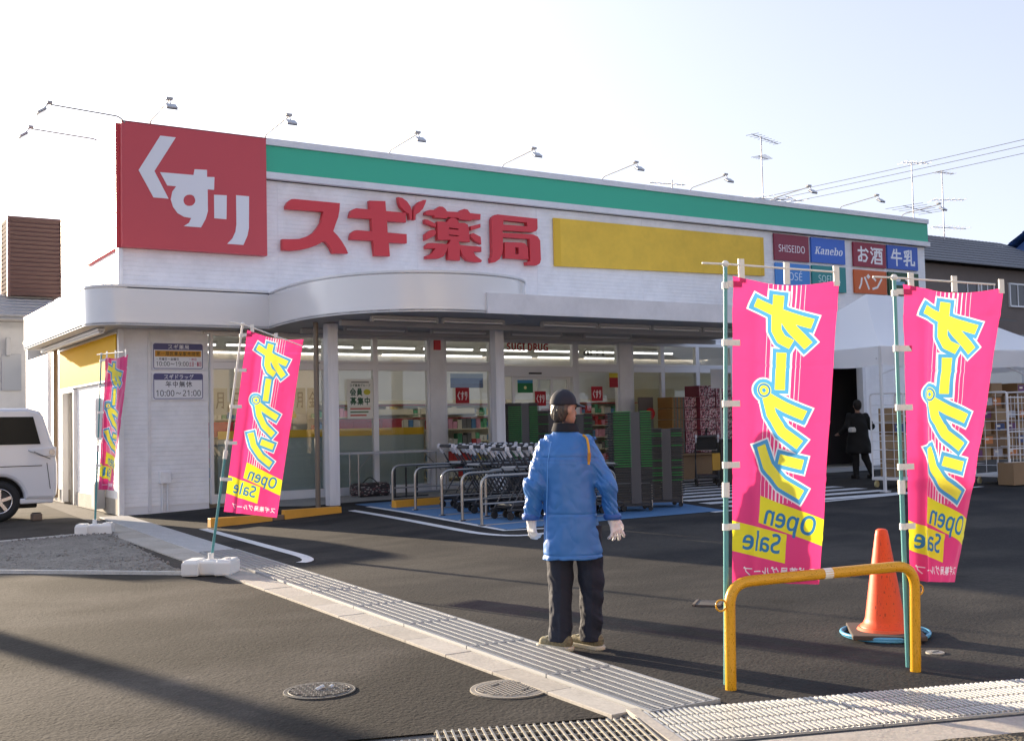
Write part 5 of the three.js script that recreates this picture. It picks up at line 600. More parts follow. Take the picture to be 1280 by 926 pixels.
function plainPerson(label, p, turn, o) { // smaller figures farther off
  const t = thing('person', label, 'person', p, turn), hc = [0, 1.58, 0], H = headField(hc, o.yaw ?? 0);
  const aL = o.armL || [[-0.19, 1.36, 0], [-0.26, 1.1, 0.03], [-0.16, 1.02, -0.16]], aR = o.armR || [[0.19, 1.36, 0], [0.26, 1.1, 0.03], [0.24, 0.88, 0]], lL = o.legL || [[-0.08, 0.85, 0], [-0.09, 0.46, 0], [-0.09, 0.08, 0.02]], lR = o.legR || [[0.08, 0.85, 0], [0.1, 0.46, 0], [0.14, 0.08, 0.1]];
  mesh('body', mergeGeometries([surface(union([capsule([0, 1.4, 0], [0, 1.52, 0], 0.055, 0.048), ell([0, 1.2, 0], [0.15, 0.2, 0.09]), ell([0, 0.95, 0], [0.14, 0.2, 0.09]), ...chain(aL, [0.05, 0.04, 0.03]), ...chain(aR, [0.05, 0.04, 0.03]), ...chain(lL, [0.07, 0.055, 0.038]), ...chain(lR, [0.07, 0.055, 0.038])], 0.03), [-0.4, 0.0, -0.3], [0.4, 1.56, 0.3], 0.017), surface(H.f, [-0.16, 1.36, -0.16], [0.16, 1.76, 0.16], 0.009)].map(only)), skin, t);
  mesh('hair', surface((x, y, z) => Math.max(union([ell(H.P(0, 0.035, -0.02), [0.09, 0.1, 0.1], o.yaw ?? 0), ell(H.P(0, -0.03, -0.05), [0.075, 0.07, 0.05], o.yaw ?? 0)], 0.02)(x, y, z), (H.f, ((x) * Math.sin(o.yaw ?? 0) - z * Math.cos(o.yaw ?? 0)) - 0.05 - 0.4 * Math.max(0, y - 1.6))), [-0.16, 1.4, -0.16], [0.16, 1.76, 0.16], 0.009), hairM, t);
  const coat = union([ell([0, 1.2, 0], [0.2, 0.24, 0.14]), ...(o.long ? [capsule([0, 1.15, 0], [0, 0.62, 0], 0.19, 0.27)] : [capsule([0, 1.15, 0], [0, 0.92, 0], 0.165, 0.17)]), ...chain(aL, [0.075, 0.065, 0.052]), ...chain(aR, [0.075, 0.065, 0.052])], 0.05);
  mesh('coat', surface((x, y, z) => Math.max(coat(x, y, z) + 0.006 * Math.sin(y * 25 + x * 20), (o.long ? 0.55 : 0.8) - y), [-0.42, 0.5, -0.34], [0.42, 1.5, 0.34], 0.016), o.coat, t);
  mesh('trousers', surface((x, y, z) => Math.max(union([...chain(lL, [0.095, 0.08, 0.06]), ...chain(lR, [0.095, 0.08, 0.06])], 0.03)(x, y, z), 0.06 - y), [-0.3, 0.03, -0.25], [0.35, 0.95, 0.3], 0.016), o.legs, t);
  const sh = new MB(); for (const l of [lL, lR]) sh.rbox(l[2][0], 0.05, l[2][2] - 0.05, 0.09, 0.1, 0.25, 0.03); sh.build('shoe', M.black, t);
  for (const [a, s] of [[aL, -1], [aR, 1]]) { const w = a[2], d = V(...a[2]).sub(V(...a[1])).normalize(); mesh('hand', hand(w, d.toArray(), [0.3 * s, 0.2, -1], s, 0.4, 0.5), skin, t); }
  return t;
}
plainPerson('person in a long black coat walking beside the white door frame behind the banners', [14.62, 0.11, 3.9], -0.35, { yaw: 0.3, long: 1, coat: mat(0.012, 0.8), legs: mat(0.014, 0.8), armL: [[-0.19, 1.36, 0], [-0.28, 1.12, 0.03], [-0.33, 1.0, -0.15]], armR: [[0.19, 1.36, 0], [0.29, 1.12, 0.05], [0.2, 1.14, -0.12]], legR: [[0.08, 0.85, 0], [0.14, 0.46, 0.02], [0.24, 0.1, 0.12]] });
{ const c = thing('cup', 'white package held by the person in the black coat', 'package', [14.29, 1.17, 4.02]); new MB().rbox(0, 0, 0, 0.13, 0.09, 0.12, 0.02).build('wrapper', M.polyWhite, c); new MB().rbox(0, 0.05, 0, 0.1, 0.02, 0.08, 0.006).build('lid', M.clip, c); }
plainPerson('person with black hair standing behind the basket stacks at the entrance', [7.9, 0.13, 0.75], -0.4, { yaw: 2.6, coat: mat([0.25, 0.24, 0.24], 0.8), legs: mat(0.02, 0.8) });
// ---------------------------------------------------------------- carts and rails
{
  let first; const Y = 0.08;
  const rail = (x, z, L, label, h = 0.68) => { const y = gh(x, z); if (!first) { first = thing('cart_rail', label, 'rail', [x, y, z], 0, 'steel hoop rails of the cart park'); mesh('hoop', bentPipe([[0, 0, 0], [0, h, 0], [L, h, 0], [L, 0, 0]], 0.022, 0.16, 10), M.steel, first); new MB().cyl([0, 0.3, 0], [L, 0.3, 0], 0.013).build('lower_bar', M.steel, first); new MB().box(L / 2, 0.012, 0, L + 0.1, 0.02, 0.05).build('floor_bar', M.galv, first); new MB().cyl([0, 0, 0], [0, 0.02, 0], 0.05).cyl([L, 0, 0], [L, 0.02, 0], 0.05).build('foot', M.black, first); } else copyOf(first, [x, y, z], 0, label); };
  rail(3.74, 3.15, 2.3, 'steel hoop rail of the cart park nearest the shop'); rail(3.53, 4.38, 2.3, 'second steel hoop rail of the cart park from the shop'); rail(3.37, 5.55, 2.3, 'third steel hoop rail of the cart park from the shop'); rail(3.2, 6.45, 2.3, 'fourth steel hoop rail of the cart park from the shop'); rail(3.06, 7.22, 2.3, 'steel hoop rail of the cart park nearest the street'); rail(3.75, 6.2, 1.8, 'short steel hoop rail between the nested carts');
  const cartG = () => { // two-tier cart frame; handle towards -x
    const f = new MB(); for (const s of [-0.22, 0.22]) { f.add(pipe(bend([[-0.36, 1.0, s], [-0.3, 0.92, s], [0.2, 0.16, s], [0.36, 0.14, s]], 0.05), 0.013, 7)); f.add(pipe(bend([[-0.36, 0.14, s], [0.36, 0.14, s]], 0.02), 0.012, 6)); f.add(pipe(bend([[-0.22, 0.74, s], [0.32, 0.7, s], [0.36, 0.66, s]], 0.04), 0.011, 6)); f.add(pipe(bend([[-0.32, 0.14, s], [-0.05, 0.53, s]], 0.02), 0.01, 6)); }
    f.cyl([-0.36, 1.0, -0.22], [-0.36, 1.0, 0.22], 0.013).cyl([0.36, 0.66, -0.22], [0.36, 0.66, 0.22], 0.01).cyl([0.36, 0.14, -0.22], [0.36, 0.14, 0.22], 0.012); return f.geo(); };
  const trayG = (y, x0, x1) => { const b = new MB(); for (let i = 0; i <= 7; i++) b.box((x0 + x1) / 2, y, -0.2 + i * 0.057, x1 - x0, 0.006, 0.006); for (let i = 0; i <= 4; i++) b.box(x0 + (x1 - x0) * i / 4, y, 0, 0.007, 0.007, 0.42); return b.geo(); };
  let c0; const cart = (x, z, turn, label, group) => { const y = gh(x, z) + 0.008; if (!c0) { c0 = thing('shopping_cart', label, 'shopping cart', [x, y, z], turn, group); mesh('frame', cartG(), mat([0.09, 0.09, 0.095], 0.35, 0.5), c0); mesh('upper_tray', trayG(0.72, -0.2, 0.34), M.galv, c0); new MB().rbox(0.06, 0.735, 0, 0.5, 0.022, 0.4, 0.008).build('tray_pan', mat([0.42, 0.43, 0.44], 0.5), c0); mesh('lower_tray', trayG(0.17, -0.3, 0.34), M.darkPlastic, c0); new MB().rbox(0.02, 0.2, 0, 0.6, 0.05, 0.4, 0.02).build('base_pan', M.darkPlastic, c0); new MB().rbox(-0.365, 1.005, 0, 0.05, 0.05, 0.34, 0.02).build('handle', M.darkPlastic, c0); for (const s of [-1, 1]) new MB().rbox(-0.36, 1.0, 0.22 * s, 0.06, 0.075, 0.05, 0.02).rbox(-0.325, 0.93, 0.22 * s, 0.04, 0.12, 0.035, 0.012, 0, 0, 0.65).build('grip', mat([0.6, 0.6, 0.62], 0.45), c0); for (const s of [-0.22, 0.22]) new MB().rbox(0, 0.14, s, 0.75, 0.035, 0.03, 0.01).build('bumper', M.darkPlastic, c0); for (const a of [-0.32, 0.32]) for (const s of [-0.21, 0.21]) new MB().cyl([a, 0.055, s - 0.014], [a, 0.055, s + 0.014], 0.055, 0.055, 14).rbox(a, 0.1, s, 0.04, 0.05, 0.045, 0.008).build('caster', M.rubber, c0); return c0; } return copyOf(c0, [x, y, z], turn, label, group); };
  for (let i = 0; i < 8; i++) cart(4.0 + i * 0.2, 6.75, 0.02, ord(i).replace('lowest', 'first') + ' nested cart from the left in the lane of carts nearest the street', 'nested carts in the lane nearest the street');
  for (let i = 0; i < 8; i++) cart(4.15 + i * 0.2, 5.5, 0.02, ord(i).replace('lowest', 'first') + ' nested cart from the left in the middle lane of carts', 'nested carts in the middle lane');
  for (let i = 0; i < 7; i++) cart(4.4 + i * 0.2, 4.5, 0.02, ord(i).replace('lowest', 'first') + ' nested cart from the left in the lane of carts nearest the shop', 'nested carts in the lane nearest the shop');
  const lone = cart(10.75, 3.3, 0.9, 'single grey cart carrying a black basket beside the patterned packs', undefined); delete lone.userData.group;
  // baskets
  let b0; const basket = (x, y, z, turn, label, group, colr) => { const key = colr ? 'g' : 'd'; b0 = b0 || {}; if (!b0[key]) { const t = b0[key] = thing('shopping_basket', label, 'shopping basket', [x, y, z], turn, group); const w = 0.5, d = 0.37, h = 0.1; new MB().box(0, h / 2, d / 2 - 0.015, w - 0.05, h, 0.012, 0.08).box(0, h / 2, -d / 2 + 0.015, w - 0.05, h, 0.012, -0.08).box(w / 2 - 0.02, h / 2, 0, 0.012, h, d - 0.04).box(-w / 2 + 0.02, h / 2, 0, 0.012, h, d - 0.04).box(0, 0.006, 0, w - 0.05, 0.01, d - 0.04).build('basket_body', M.darkPlastic, t); const r = new MB(); r.rbox(0, h - 0.004, d / 2, w, 0.018, 0.03, 0.006).rbox(0, h - 0.004, -d / 2, w, 0.018, 0.03, 0.006).rbox(w / 2, h - 0.004, 0, 0.03, 0.018, d, 0.006).rbox(-w / 2, h - 0.004, 0, 0.03, 0.018, d, 0.006); r.build('rim', M.darkPlastic, t); const hm = colr ? mat([0.02, 0.35, 0.055], 0.5) : mat([0.05, 0.055, 0.055], 0.4); for (const [hx, hw] of [[-0.13, 0.22], [0.17, 0.14]]) new MB().rbox(hx, h + 0.012, d / 2 + 0.01, hw, 0.01, 0.02, 0.004).build('handle', hm, t); new MB().rbox(0.03, 0.07, d / 2 + 0.006, 0.13, 0.07, 0.02, 0.004).build('handle_rest', mat([0.07, 0.072, 0.08], 0.5), t); return t; } return copyOf(b0[key], [x, y, z], turn, label, group); };
  const stack = (x, z, turn, n, dy, where, green, sc) => { const y = gh(x, z) + 0.02, trn = turn, s0 = scene.children.length; for (let i = 0; i < n; i++) basket(x, y + 0.07 + i * dy, z, trn + rr(-0.012, 0.012), (green(i) ? 'green handled basket, ' : 'plain dark basket, ') + ord(i) + ' from the bottom of ' + where, 'baskets in ' + where + (green(i) ? ' with green handles' : ' all dark'), green(i)); if (sc) for (const o of scene.children.slice(s0)) o.scale.set(sc, 1, sc); };
  stack(5.95, 6.85, -0.45, 36, 0.0375, 'the tall stack right of the attendant', (i) => i >= 13, 1.22); stack(6.75, 6.62, -0.45, 28, 0.0385, 'the lower stack beside the crossing', (i) => [6, 8, 9, 11, 14, 20, 24, 25].includes(i));
  stack(7.05, 2.1, -0.35, 42, 0.0375, 'the stack left of the sliding doors', (i) => i > 8 && i < 40); stack(7.75, 2.0, -0.35, 38, 0.0375, 'the stack before the sliding doors', (i) => i % 5 === 0); stack(8.5, 1.9, -0.35, 36, 0.0375, 'the stack behind the attendant\'s head', (i) => i % 3 === 0);
  const dolly = (x, z, turn, label, sign) => { const t = thing('basket_trolley', label, 'trolley', G3(x, z, 0.01), turn); new MB().box(0, 0.09, 0, 0.54, 0.03, 0.42).build('deck', M.darkPlastic, t); mesh('hoop', bentPipe([[-0.28, 0.06, 0.225], [-0.28, 0.42, 0.225], [0.28, 0.42, 0.225], [0.28, 0.06, 0.225]], 0.01, 0.05), M.steel, t); mesh('front_basket', extrude([[-0.25, 0.4], [0.25, 0.4], [0.22, 0.12], [-0.22, 0.12]], 0.02, [], 0.004).translate(0, 0, 0.195), M.darkPlastic, t); const cm = canvasMat(128, 32, (c, w, h) => { c.fillStyle = '#2a2c2e'; c.fillRect(0, 0, w, h); glyphs(c, 'スギ薬局', 8, 5, 80, 22, 3, '#dfe8e2'); c.fillStyle = '#3fae6a'; c.fillRect(96, 8, 22, 12); }); mesh('label_plate', faceUV(0.2, 0.05, 0.006).translate(0, 0.31, 0.222), cm, t); new MB().rbox(0, 0.4, 0.222, 0.1, 0.02, 0.012, 0.004).build('label_clip', M.polyWhite, t); for (const a of [-0.26, 0.26]) for (const s of [-0.18, 0.2]) new MB().cyl([a, 0.035, s - 0.012], [a, 0.035, s + 0.012], 0.035, 0.035, 12).build('caster', M.rubber, t); };
  dolly(5.95, 6.85, -0.45, 'trolley with steel hoop under the tall basket stack'); dolly(6.75, 6.62, -0.45, 'trolley with steel hoop under the lower basket stack');
  const bb = thing('shopping_basket', 'black basket riding on the single cart', 'shopping basket', [10.72, 0.86, 3.33], 0.9); const fr = extrude([[-0.27, 0.26], [0.27, 0.26], [0.2, 0], [-0.2, 0]], 0.36, [], 0.01); fr.translate(0, 0, -0.18); mesh('basket_body', fr, M.black, bb); mesh('handle', bentPipe([[-0.27, 0.25, 0], [-0.4, 0.42, 0], [-0.33, 0.44, 0.0], [0.2, 0.3, 0]], 0.012, 0.05), M.black, bb);
  const yb = thing('notice_sheet', 'yellow notice hanging on the single cart', 'notice', [10.72, 0.62, 3.62], 0.2); new MB().box(0, 0, 0, 0.26, 0.34, 0.01).build('sheet', mat([0.5, 0.28, 0.03], 0.6), yb);
  // table and low stand by the windows
  const tb = thing('folding_table', 'long narrow folding table along the left shop windows', 'table', [5.15, 0.13, 0.6]); new MB().rbox(0, 0.84, 0, 2.3, 0.04, 0.5, 0.008).build('tabletop', mat([0.45, 0.46, 0.48], 0.4), tb); for (const x of [-0.95, 0.95]) mesh('leg', mergeGeometries([bentPipe([[x, 0.82, -0.2], [x, 0.01, -0.2], [x, 0.01, 0.2], [x, 0.82, 0.2]], 0.014, 0.04), bentPipe([[x * 0.6, 0.8, 0], [x, 0.45, 0]], 0.01, 0.02)].map(only)), M.steel, tb);
  const fs = thing('bicycle_rack', 'low black tube stand in front of the folding table', 'rack', [4.95, 0.13, 1.3], 0.1); for (const x of [-0.25, 0, 0.25]) mesh('hoop', bentPipe([[x - 0.1, 0, 0.15], [x - 0.1, 0.55, 0.15], [x + 0.1, 0.55, -0.15], [x + 0.1, 0, -0.15]], 0.015, 0.08), M.black, fs); new MB().cyl([-0.4, 0.02, 0.15], [0.4, 0.02, 0.15], 0.012).build('floor_bar', M.black, fs);
  const flo = thing('floor_basket', 'patterned bag on the floor under the folding table', 'bag', [4.55, 0.13, 0.55], 0.2); mesh('bag_body', new RoundedBoxGeometry(0.75, 0.26, 0.4, 3, 0.08).translate(0, 0.13, 0), canvasMat(128, 64, (c, w, h) => { c.fillStyle = '#3a3436'; c.fillRect(0, 0, w, h); for (let i = 0; i < 90; i++) { c.fillStyle = ['#a8a09a', '#70484a', '#1c1a1c'][i % 3]; c.fillRect(h2(i, 1, 3) * w, h2(i, 2, 3) * h, 8, 5); } }), flo); new MB().tube([[-0.2, 0.24, 0], [0, 0.36, 0], [0.2, 0.24, 0]], 0.01).build('strap', M.black, flo);
}
{ // packs, cartons, roll cages under the tent
  const flor = canvasMat(256, 256, (c, w, h) => { c.fillStyle = '#8d3f4c'; c.fillRect(0, 0, w, h); for (let i = 0; i < 260; i++) { c.fillStyle = ['#5d1f2c', '#d9b8ba', '#4c4448', '#c97a84', '#e4d4d0'][i % 5]; c.beginPath(); c.ellipse(h2(i, 5, 7) * w, h2(i, 6, 7) * h, 15, 8, i, 0, 7); c.fill(); } });
  const strp = canvasMat(128, 256, (c, w, h) => { for (let i = 0; i < 8; i++) { c.fillStyle = ['#9a7038', '#6d6a4c', '#8a6040', '#5f665c'][i % 4]; c.fillRect(i * 16, 0, 16, h); } for (let i = 0; i < 300; i++) { c.fillStyle = 'rgba(60,50,40,0.4)'; c.fillRect(h2(i, 8, 7) * w, h2(i, 9, 7) * h, 6, 3); } });
  let p0 = {}; const pack = (x, z, w, y0, n, m, name, label, d = 0.5) => { for (let i = 0; i < n; i++) { const t = thing('tissue_pack', label + ', ' + ['bottom', 'second', 'third', 'fourth', 'fifth', 'sixth', 'seventh', 'eighth'][i] + ' of its pile', 'tissue pack', [x + rr(-0.01, 0.01), y0 + i * 0.255, z], rr(-0.02, 0.02)); mesh('wrapper', faceUV(w, 0.245, d).translate(0, 0.125, 0), m, t); new MB().box(0, 0.252, 0, w * 0.6, 0.006, 0.05).build('carry_strip', M.polyWhite, t); } };
  const pal = thing('display_table', 'brown board table under the piles of tissue packs', 'table', [12.75, 0.13, 0.85]); new MB().rbox(0, 0.56, 0, 2.4, 0.05, 0.8, 0.01).build('tabletop', M.carton, pal); new MB().box(0, 0.27, 0.3, 2.3, 0.53, 0.03).build('front_board', M.carton, pal); for (const x of [-1.1, 1.1]) new MB().box(x, 0.27, -0.2, 0.05, 0.54, 0.05).build('leg', M.wood, pal);
  pack(11.95, 0.85, 0.36, 0.72, 5, strp, '', 'striped orange pack in the leftmost pile'); pack(12.32, 0.85, 0.34, 0.72, 5, flor, '', 'red flowered pack in the second pile'); pack(12.75, 0.95, 0.46, 0.72, 6, flor, '', 'red flowered pack in the tall third pile'); pack(13.25, 0.95, 0.48, 0.72, 6, flor, '', 'red flowered pack in the tall fourth pile'); pack(13.8, 0.8, 0.4, 0.72, 5, flor, '', 'red flowered pack in the fifth pile beside the tent post');
  const bl = thing('sale_board', 'tall dark board with a red disc left of the tissue packs', 'board', [11.5, 0.13, 0.5]); new MB().rbox(0, 1.0, 0, 0.42, 1.75, 0.05, 0.01).build('board', mat([0.13, 0.11, 0.1], 0.7), bl); new MB().cyl([0.1, 1.5, 0.02], [0.1, 1.5, 0.05], 0.13, 0.13, 24).build('disc', mat([0.5, 0.02, 0.03], 0.5), bl);
  // big black bin
  const bin = thing('plastic_bin', 'dark grey stack of crates behind the left banner', 'bin', [11.6, 0.11, 3.0], -0.3); new MB().rbox(0, 0.45, 0, 0.5, 0.9, 0.45, 0.03).build('bin_body', M.darkPlastic, bin); new MB().rbox(0, 0.92, 0, 0.54, 0.05, 0.49, 0.015).build('lid', M.darkPlastic, bin);
  const cage = (x, z, turn, label) => { const t = thing('roll_cage', label, 'roll cage', G3(x, z, 0.0), turn); const fr = (n, pts) => mesh(n, bentPipe(pts, 0.016, 0.06), M.white, t); for (const s of [-0.42, 0.42]) { fr('side_frame', [[s, 0.18, 0.35], [s, 1.78, 0.35], [s, 1.78, -0.35], [s, 0.18, -0.35]]); const b = new MB(); for (let i = 1; i < 9; i++) b.cyl([s, 0.2 + i * 0.17, -0.35], [s, 0.2 + i * 0.17, 0.35], 0.006, 0.006, 6); for (const q of [-0.12, 0.12]) b.cyl([s, 0.2, q], [s, 1.76, q], 0.006, 0.006, 6); b.build('side_bars', M.white, t); } const bk = new MB(); for (let i = 0; i < 5; i++) bk.cyl([-0.42, 0.35 + i * 0.33, 0.35], [0.42, 0.35 + i * 0.33, 0.35], 0.012, 0.012, 6); for (let i = 1; i < 6; i++) bk.cyl([-0.42 + i * 0.14, 0.2, 0.35], [-0.42 + i * 0.14, 1.7, 0.35], 0.005, 0.005, 6); bk.build('front_bars', M.white, t); new MB().rbox(0, 0.17, 0, 0.88, 0.06, 0.74, 0.01).build('deck', M.white, t); for (const a of [-0.38, 0.38]) for (const s of [-0.3, 0.3]) new MB().cyl([a, 0.06, s - 0.02], [a, 0.06, s + 0.02], 0.06, 0.06, 12).rbox(a, 0.115, s, 0.04, 0.06, 0.05, 0.008).build('caster', mat([0.6, 0.55, 0.3], 0.6), t); return t; };
  cage(12.98, 6.3, 0.12, 'white roll cage full of cartons beside the tent post'); cage(15.15, 7.0, 0.1, 'white roll cage in front of the carton wall right of the banners'); cage(16.3, 7.0, 0.05, 'white roll cage at the far right under the tent');
  const cm = [mat([0.3, 0.2, 0.11], 0.8), mat([0.36, 0.25, 0.14], 0.8), mat([0.22, 0.14, 0.08], 0.8)]; const pr = ['#6a3a6a', '#c87a3a', '#3a4a7a', '#b0b0b8'].map((k) => canvasMat(64, 48, (c, w, h) => { c.fillStyle = '#7a5c38'; c.fillRect(0, 0, w, h); c.fillStyle = k; c.fillRect(6, 8, w - 12, h - 20); c.fillStyle = '#e8e0d0'; c.fillRect(14, 14, 20, 8); }));
  let carton0 = []; const carton = (x, y, z, k, label, group, w = 0.36, h = 0.25, d = 0.36) => { if (!carton0[k]) { const t = carton0[k] = thing('carton', label, 'carton', [x, y, z], 0, group); mesh('box', faceUV(w, h, d).translate(0, h / 2, 0), k < 4 ? pr[k] : cm[k - 4], t); new MB().box(0, h + 0.002, 0, w * 0.98, 0.004, 0.05).build('tape', mat([0.5, 0.4, 0.25], 0.4), t); return; } copyOf(carton0[k], [x, y, z], rr(-0.09, 0.09), label, group); };
  for (let i = 0; i < 5; i++) for (let j = 0; j < 2; j++) carton(12.78 + j * 0.38, 0.31 + i * 0.26, 6.3, i < 2 ? 4 : (i * 3 + j) % 7 < 4 ? 2 : 5, (j ? 'right' : 'left') + ' carton in the ' + ord(i) + ' row inside the white roll cage beside the tent post', 'cartons in the roll cage beside the tent post');
  for (let c = 0; c < 5; c++) for (let i = 0; i < 6 - (c % 2); i++) carton(14.75 + c * 0.39 + rr(-0.015, 0.015), 0.54 + i * 0.255, 6.5 + rr(-0.05, 0.05), (c * 5 + i * 3) % 7, 'carton in column ' + ['one', 'two', 'three', 'four', 'five'][c] + ' of the carton wall at the right edge, ' + ord(i) + ' row', 'cartons in the carton wall at the right edge');
  for (const [x, w, l] of [[14.75, 0.5, 'left plain carton on the ground before the carton wall'], [15.28, 0.44, 'middle plain carton on the ground before the carton wall'], [15.8, 0.52, 'right plain carton on the ground before the carton wall']]) { const t = thing('carton', l, 'carton', [x, 0.1, 7.5], rr(-0.12, 0.12)); mesh('box', boxG(w, 0.42, 0.36).translate(0, 0.21, 0), M.carton, t); new MB().box(0, 0.422, 0, w, 0.004, 0.05).box(0.1, 0.22, 0.182, 0.07, 0.2, 0.004).build('tape', M.polyWhite, t); }
}
{ // white event tent before the shop
  const t = thing('event_tent', 'white event tent with draped roof behind the two big banners', 'tent', [0, 0, 0]); const x0 = 11.65, x1 = 17.7, z0 = 3.3, z1 = 7.0, e = 2.72, ap = 3.95, xm0 = 13.6, xm1 = 15.8, zm = 5.1;
  const roof = (a, b, c, d) => grid(14, 14, (s, u) => { const p = [0, 1, 2].map((i) => lerp(lerp(a[i], b[i], s), lerp(d[i], c[i], s), u)); p[1] -= 0.1 * Math.sin(u * Math.PI) + 0.03 * Math.sin(s * Math.PI) * (1 - u); return p; });
  mesh('canopy', mergeGeometries([roof([x0, e, z1], [x1, e, z1], [xm1, ap, zm], [xm0, ap, zm]), roof([x1, e, z0], [x0, e, z0], [xm0, ap, zm], [xm1, ap, zm]), roof([x0, e, z0], [x0, e, z1], [xm0, ap, zm], [xm0, ap, zm]), roof([x1, e, z1], [x1, e, z0], [xm1, ap, zm], [xm1, ap, zm])].map(only)), M.tent, t);
  const val = (a, b) => grid(40, 4, (s, u) => [lerp(a[0], b[0], s) + 0.012 * Math.sin(s * 40), e - u * 0.34 - 0.03 * Math.abs(Math.sin(s * Math.PI * 3)) * u, lerp(a[1], b[1], s) + 0.015 * Math.sin(s * 30 + u * 2)]); mesh('valance', mergeGeometries([val([x0, z1], [x1, z1]), val([x0, z0], [x0, z1]), val([x1, z0], [x1, z1])].map(only)), M.tent, t);
  for (const [x, z] of [[x0, z1], [x0, z0], [x1, z1], [x1, z0]]) { const y = gh(x, z); new MB().box(x + 0.02, (y + e) / 2, z - 0.03, 0.045, e - y, 0.045).box(x + 0.02, y + 0.01, z - 0.03, 0.14, 0.012, 0.14).build('leg', M.alu, t); }
  const tr = new MB(); for (const [a, b] of [[[x0, 2.5, z1 - 0.1], [xm0 + 1, 3.3, zm]], [[x1, 2.5, z1 - 0.1], [xm1 - 1, 3.3, zm]], [[x0, 2.2, z1 - 0.05], [x0 + 1.5, 2.6, z1 - 0.05]], [[x0 + 1.5, 2.6, z1 - 0.05], [x0 + 3, 2.2, z1 - 0.05]], [[x0 + 3, 2.6, z1 - 0.05], [x0 + 4.5, 2.2, z1 - 0.05]], [[x0 + 4.5, 2.2, z1 - 0.05], [x1, 2.6, z1 - 0.05]]]) tr.cyl(a, b, 0.014, 0.014, 6); tr.build('scissor_frame', M.alu, t);
  const c = thing('tent_panel', 'grey white cloth panel hanging at the left end of the tent beside the banner', 'tent panel', [12.2, 2.35, 2.2], 0.2); new MB().box(0, 0, 0, 0.62, 0.42, 0.012).build('sheet', M.tent, c); new MB().cyl([0, -0.2, 0.02], [0, -2.15, 0.02], 0.02).build('post', M.alu, c);
}
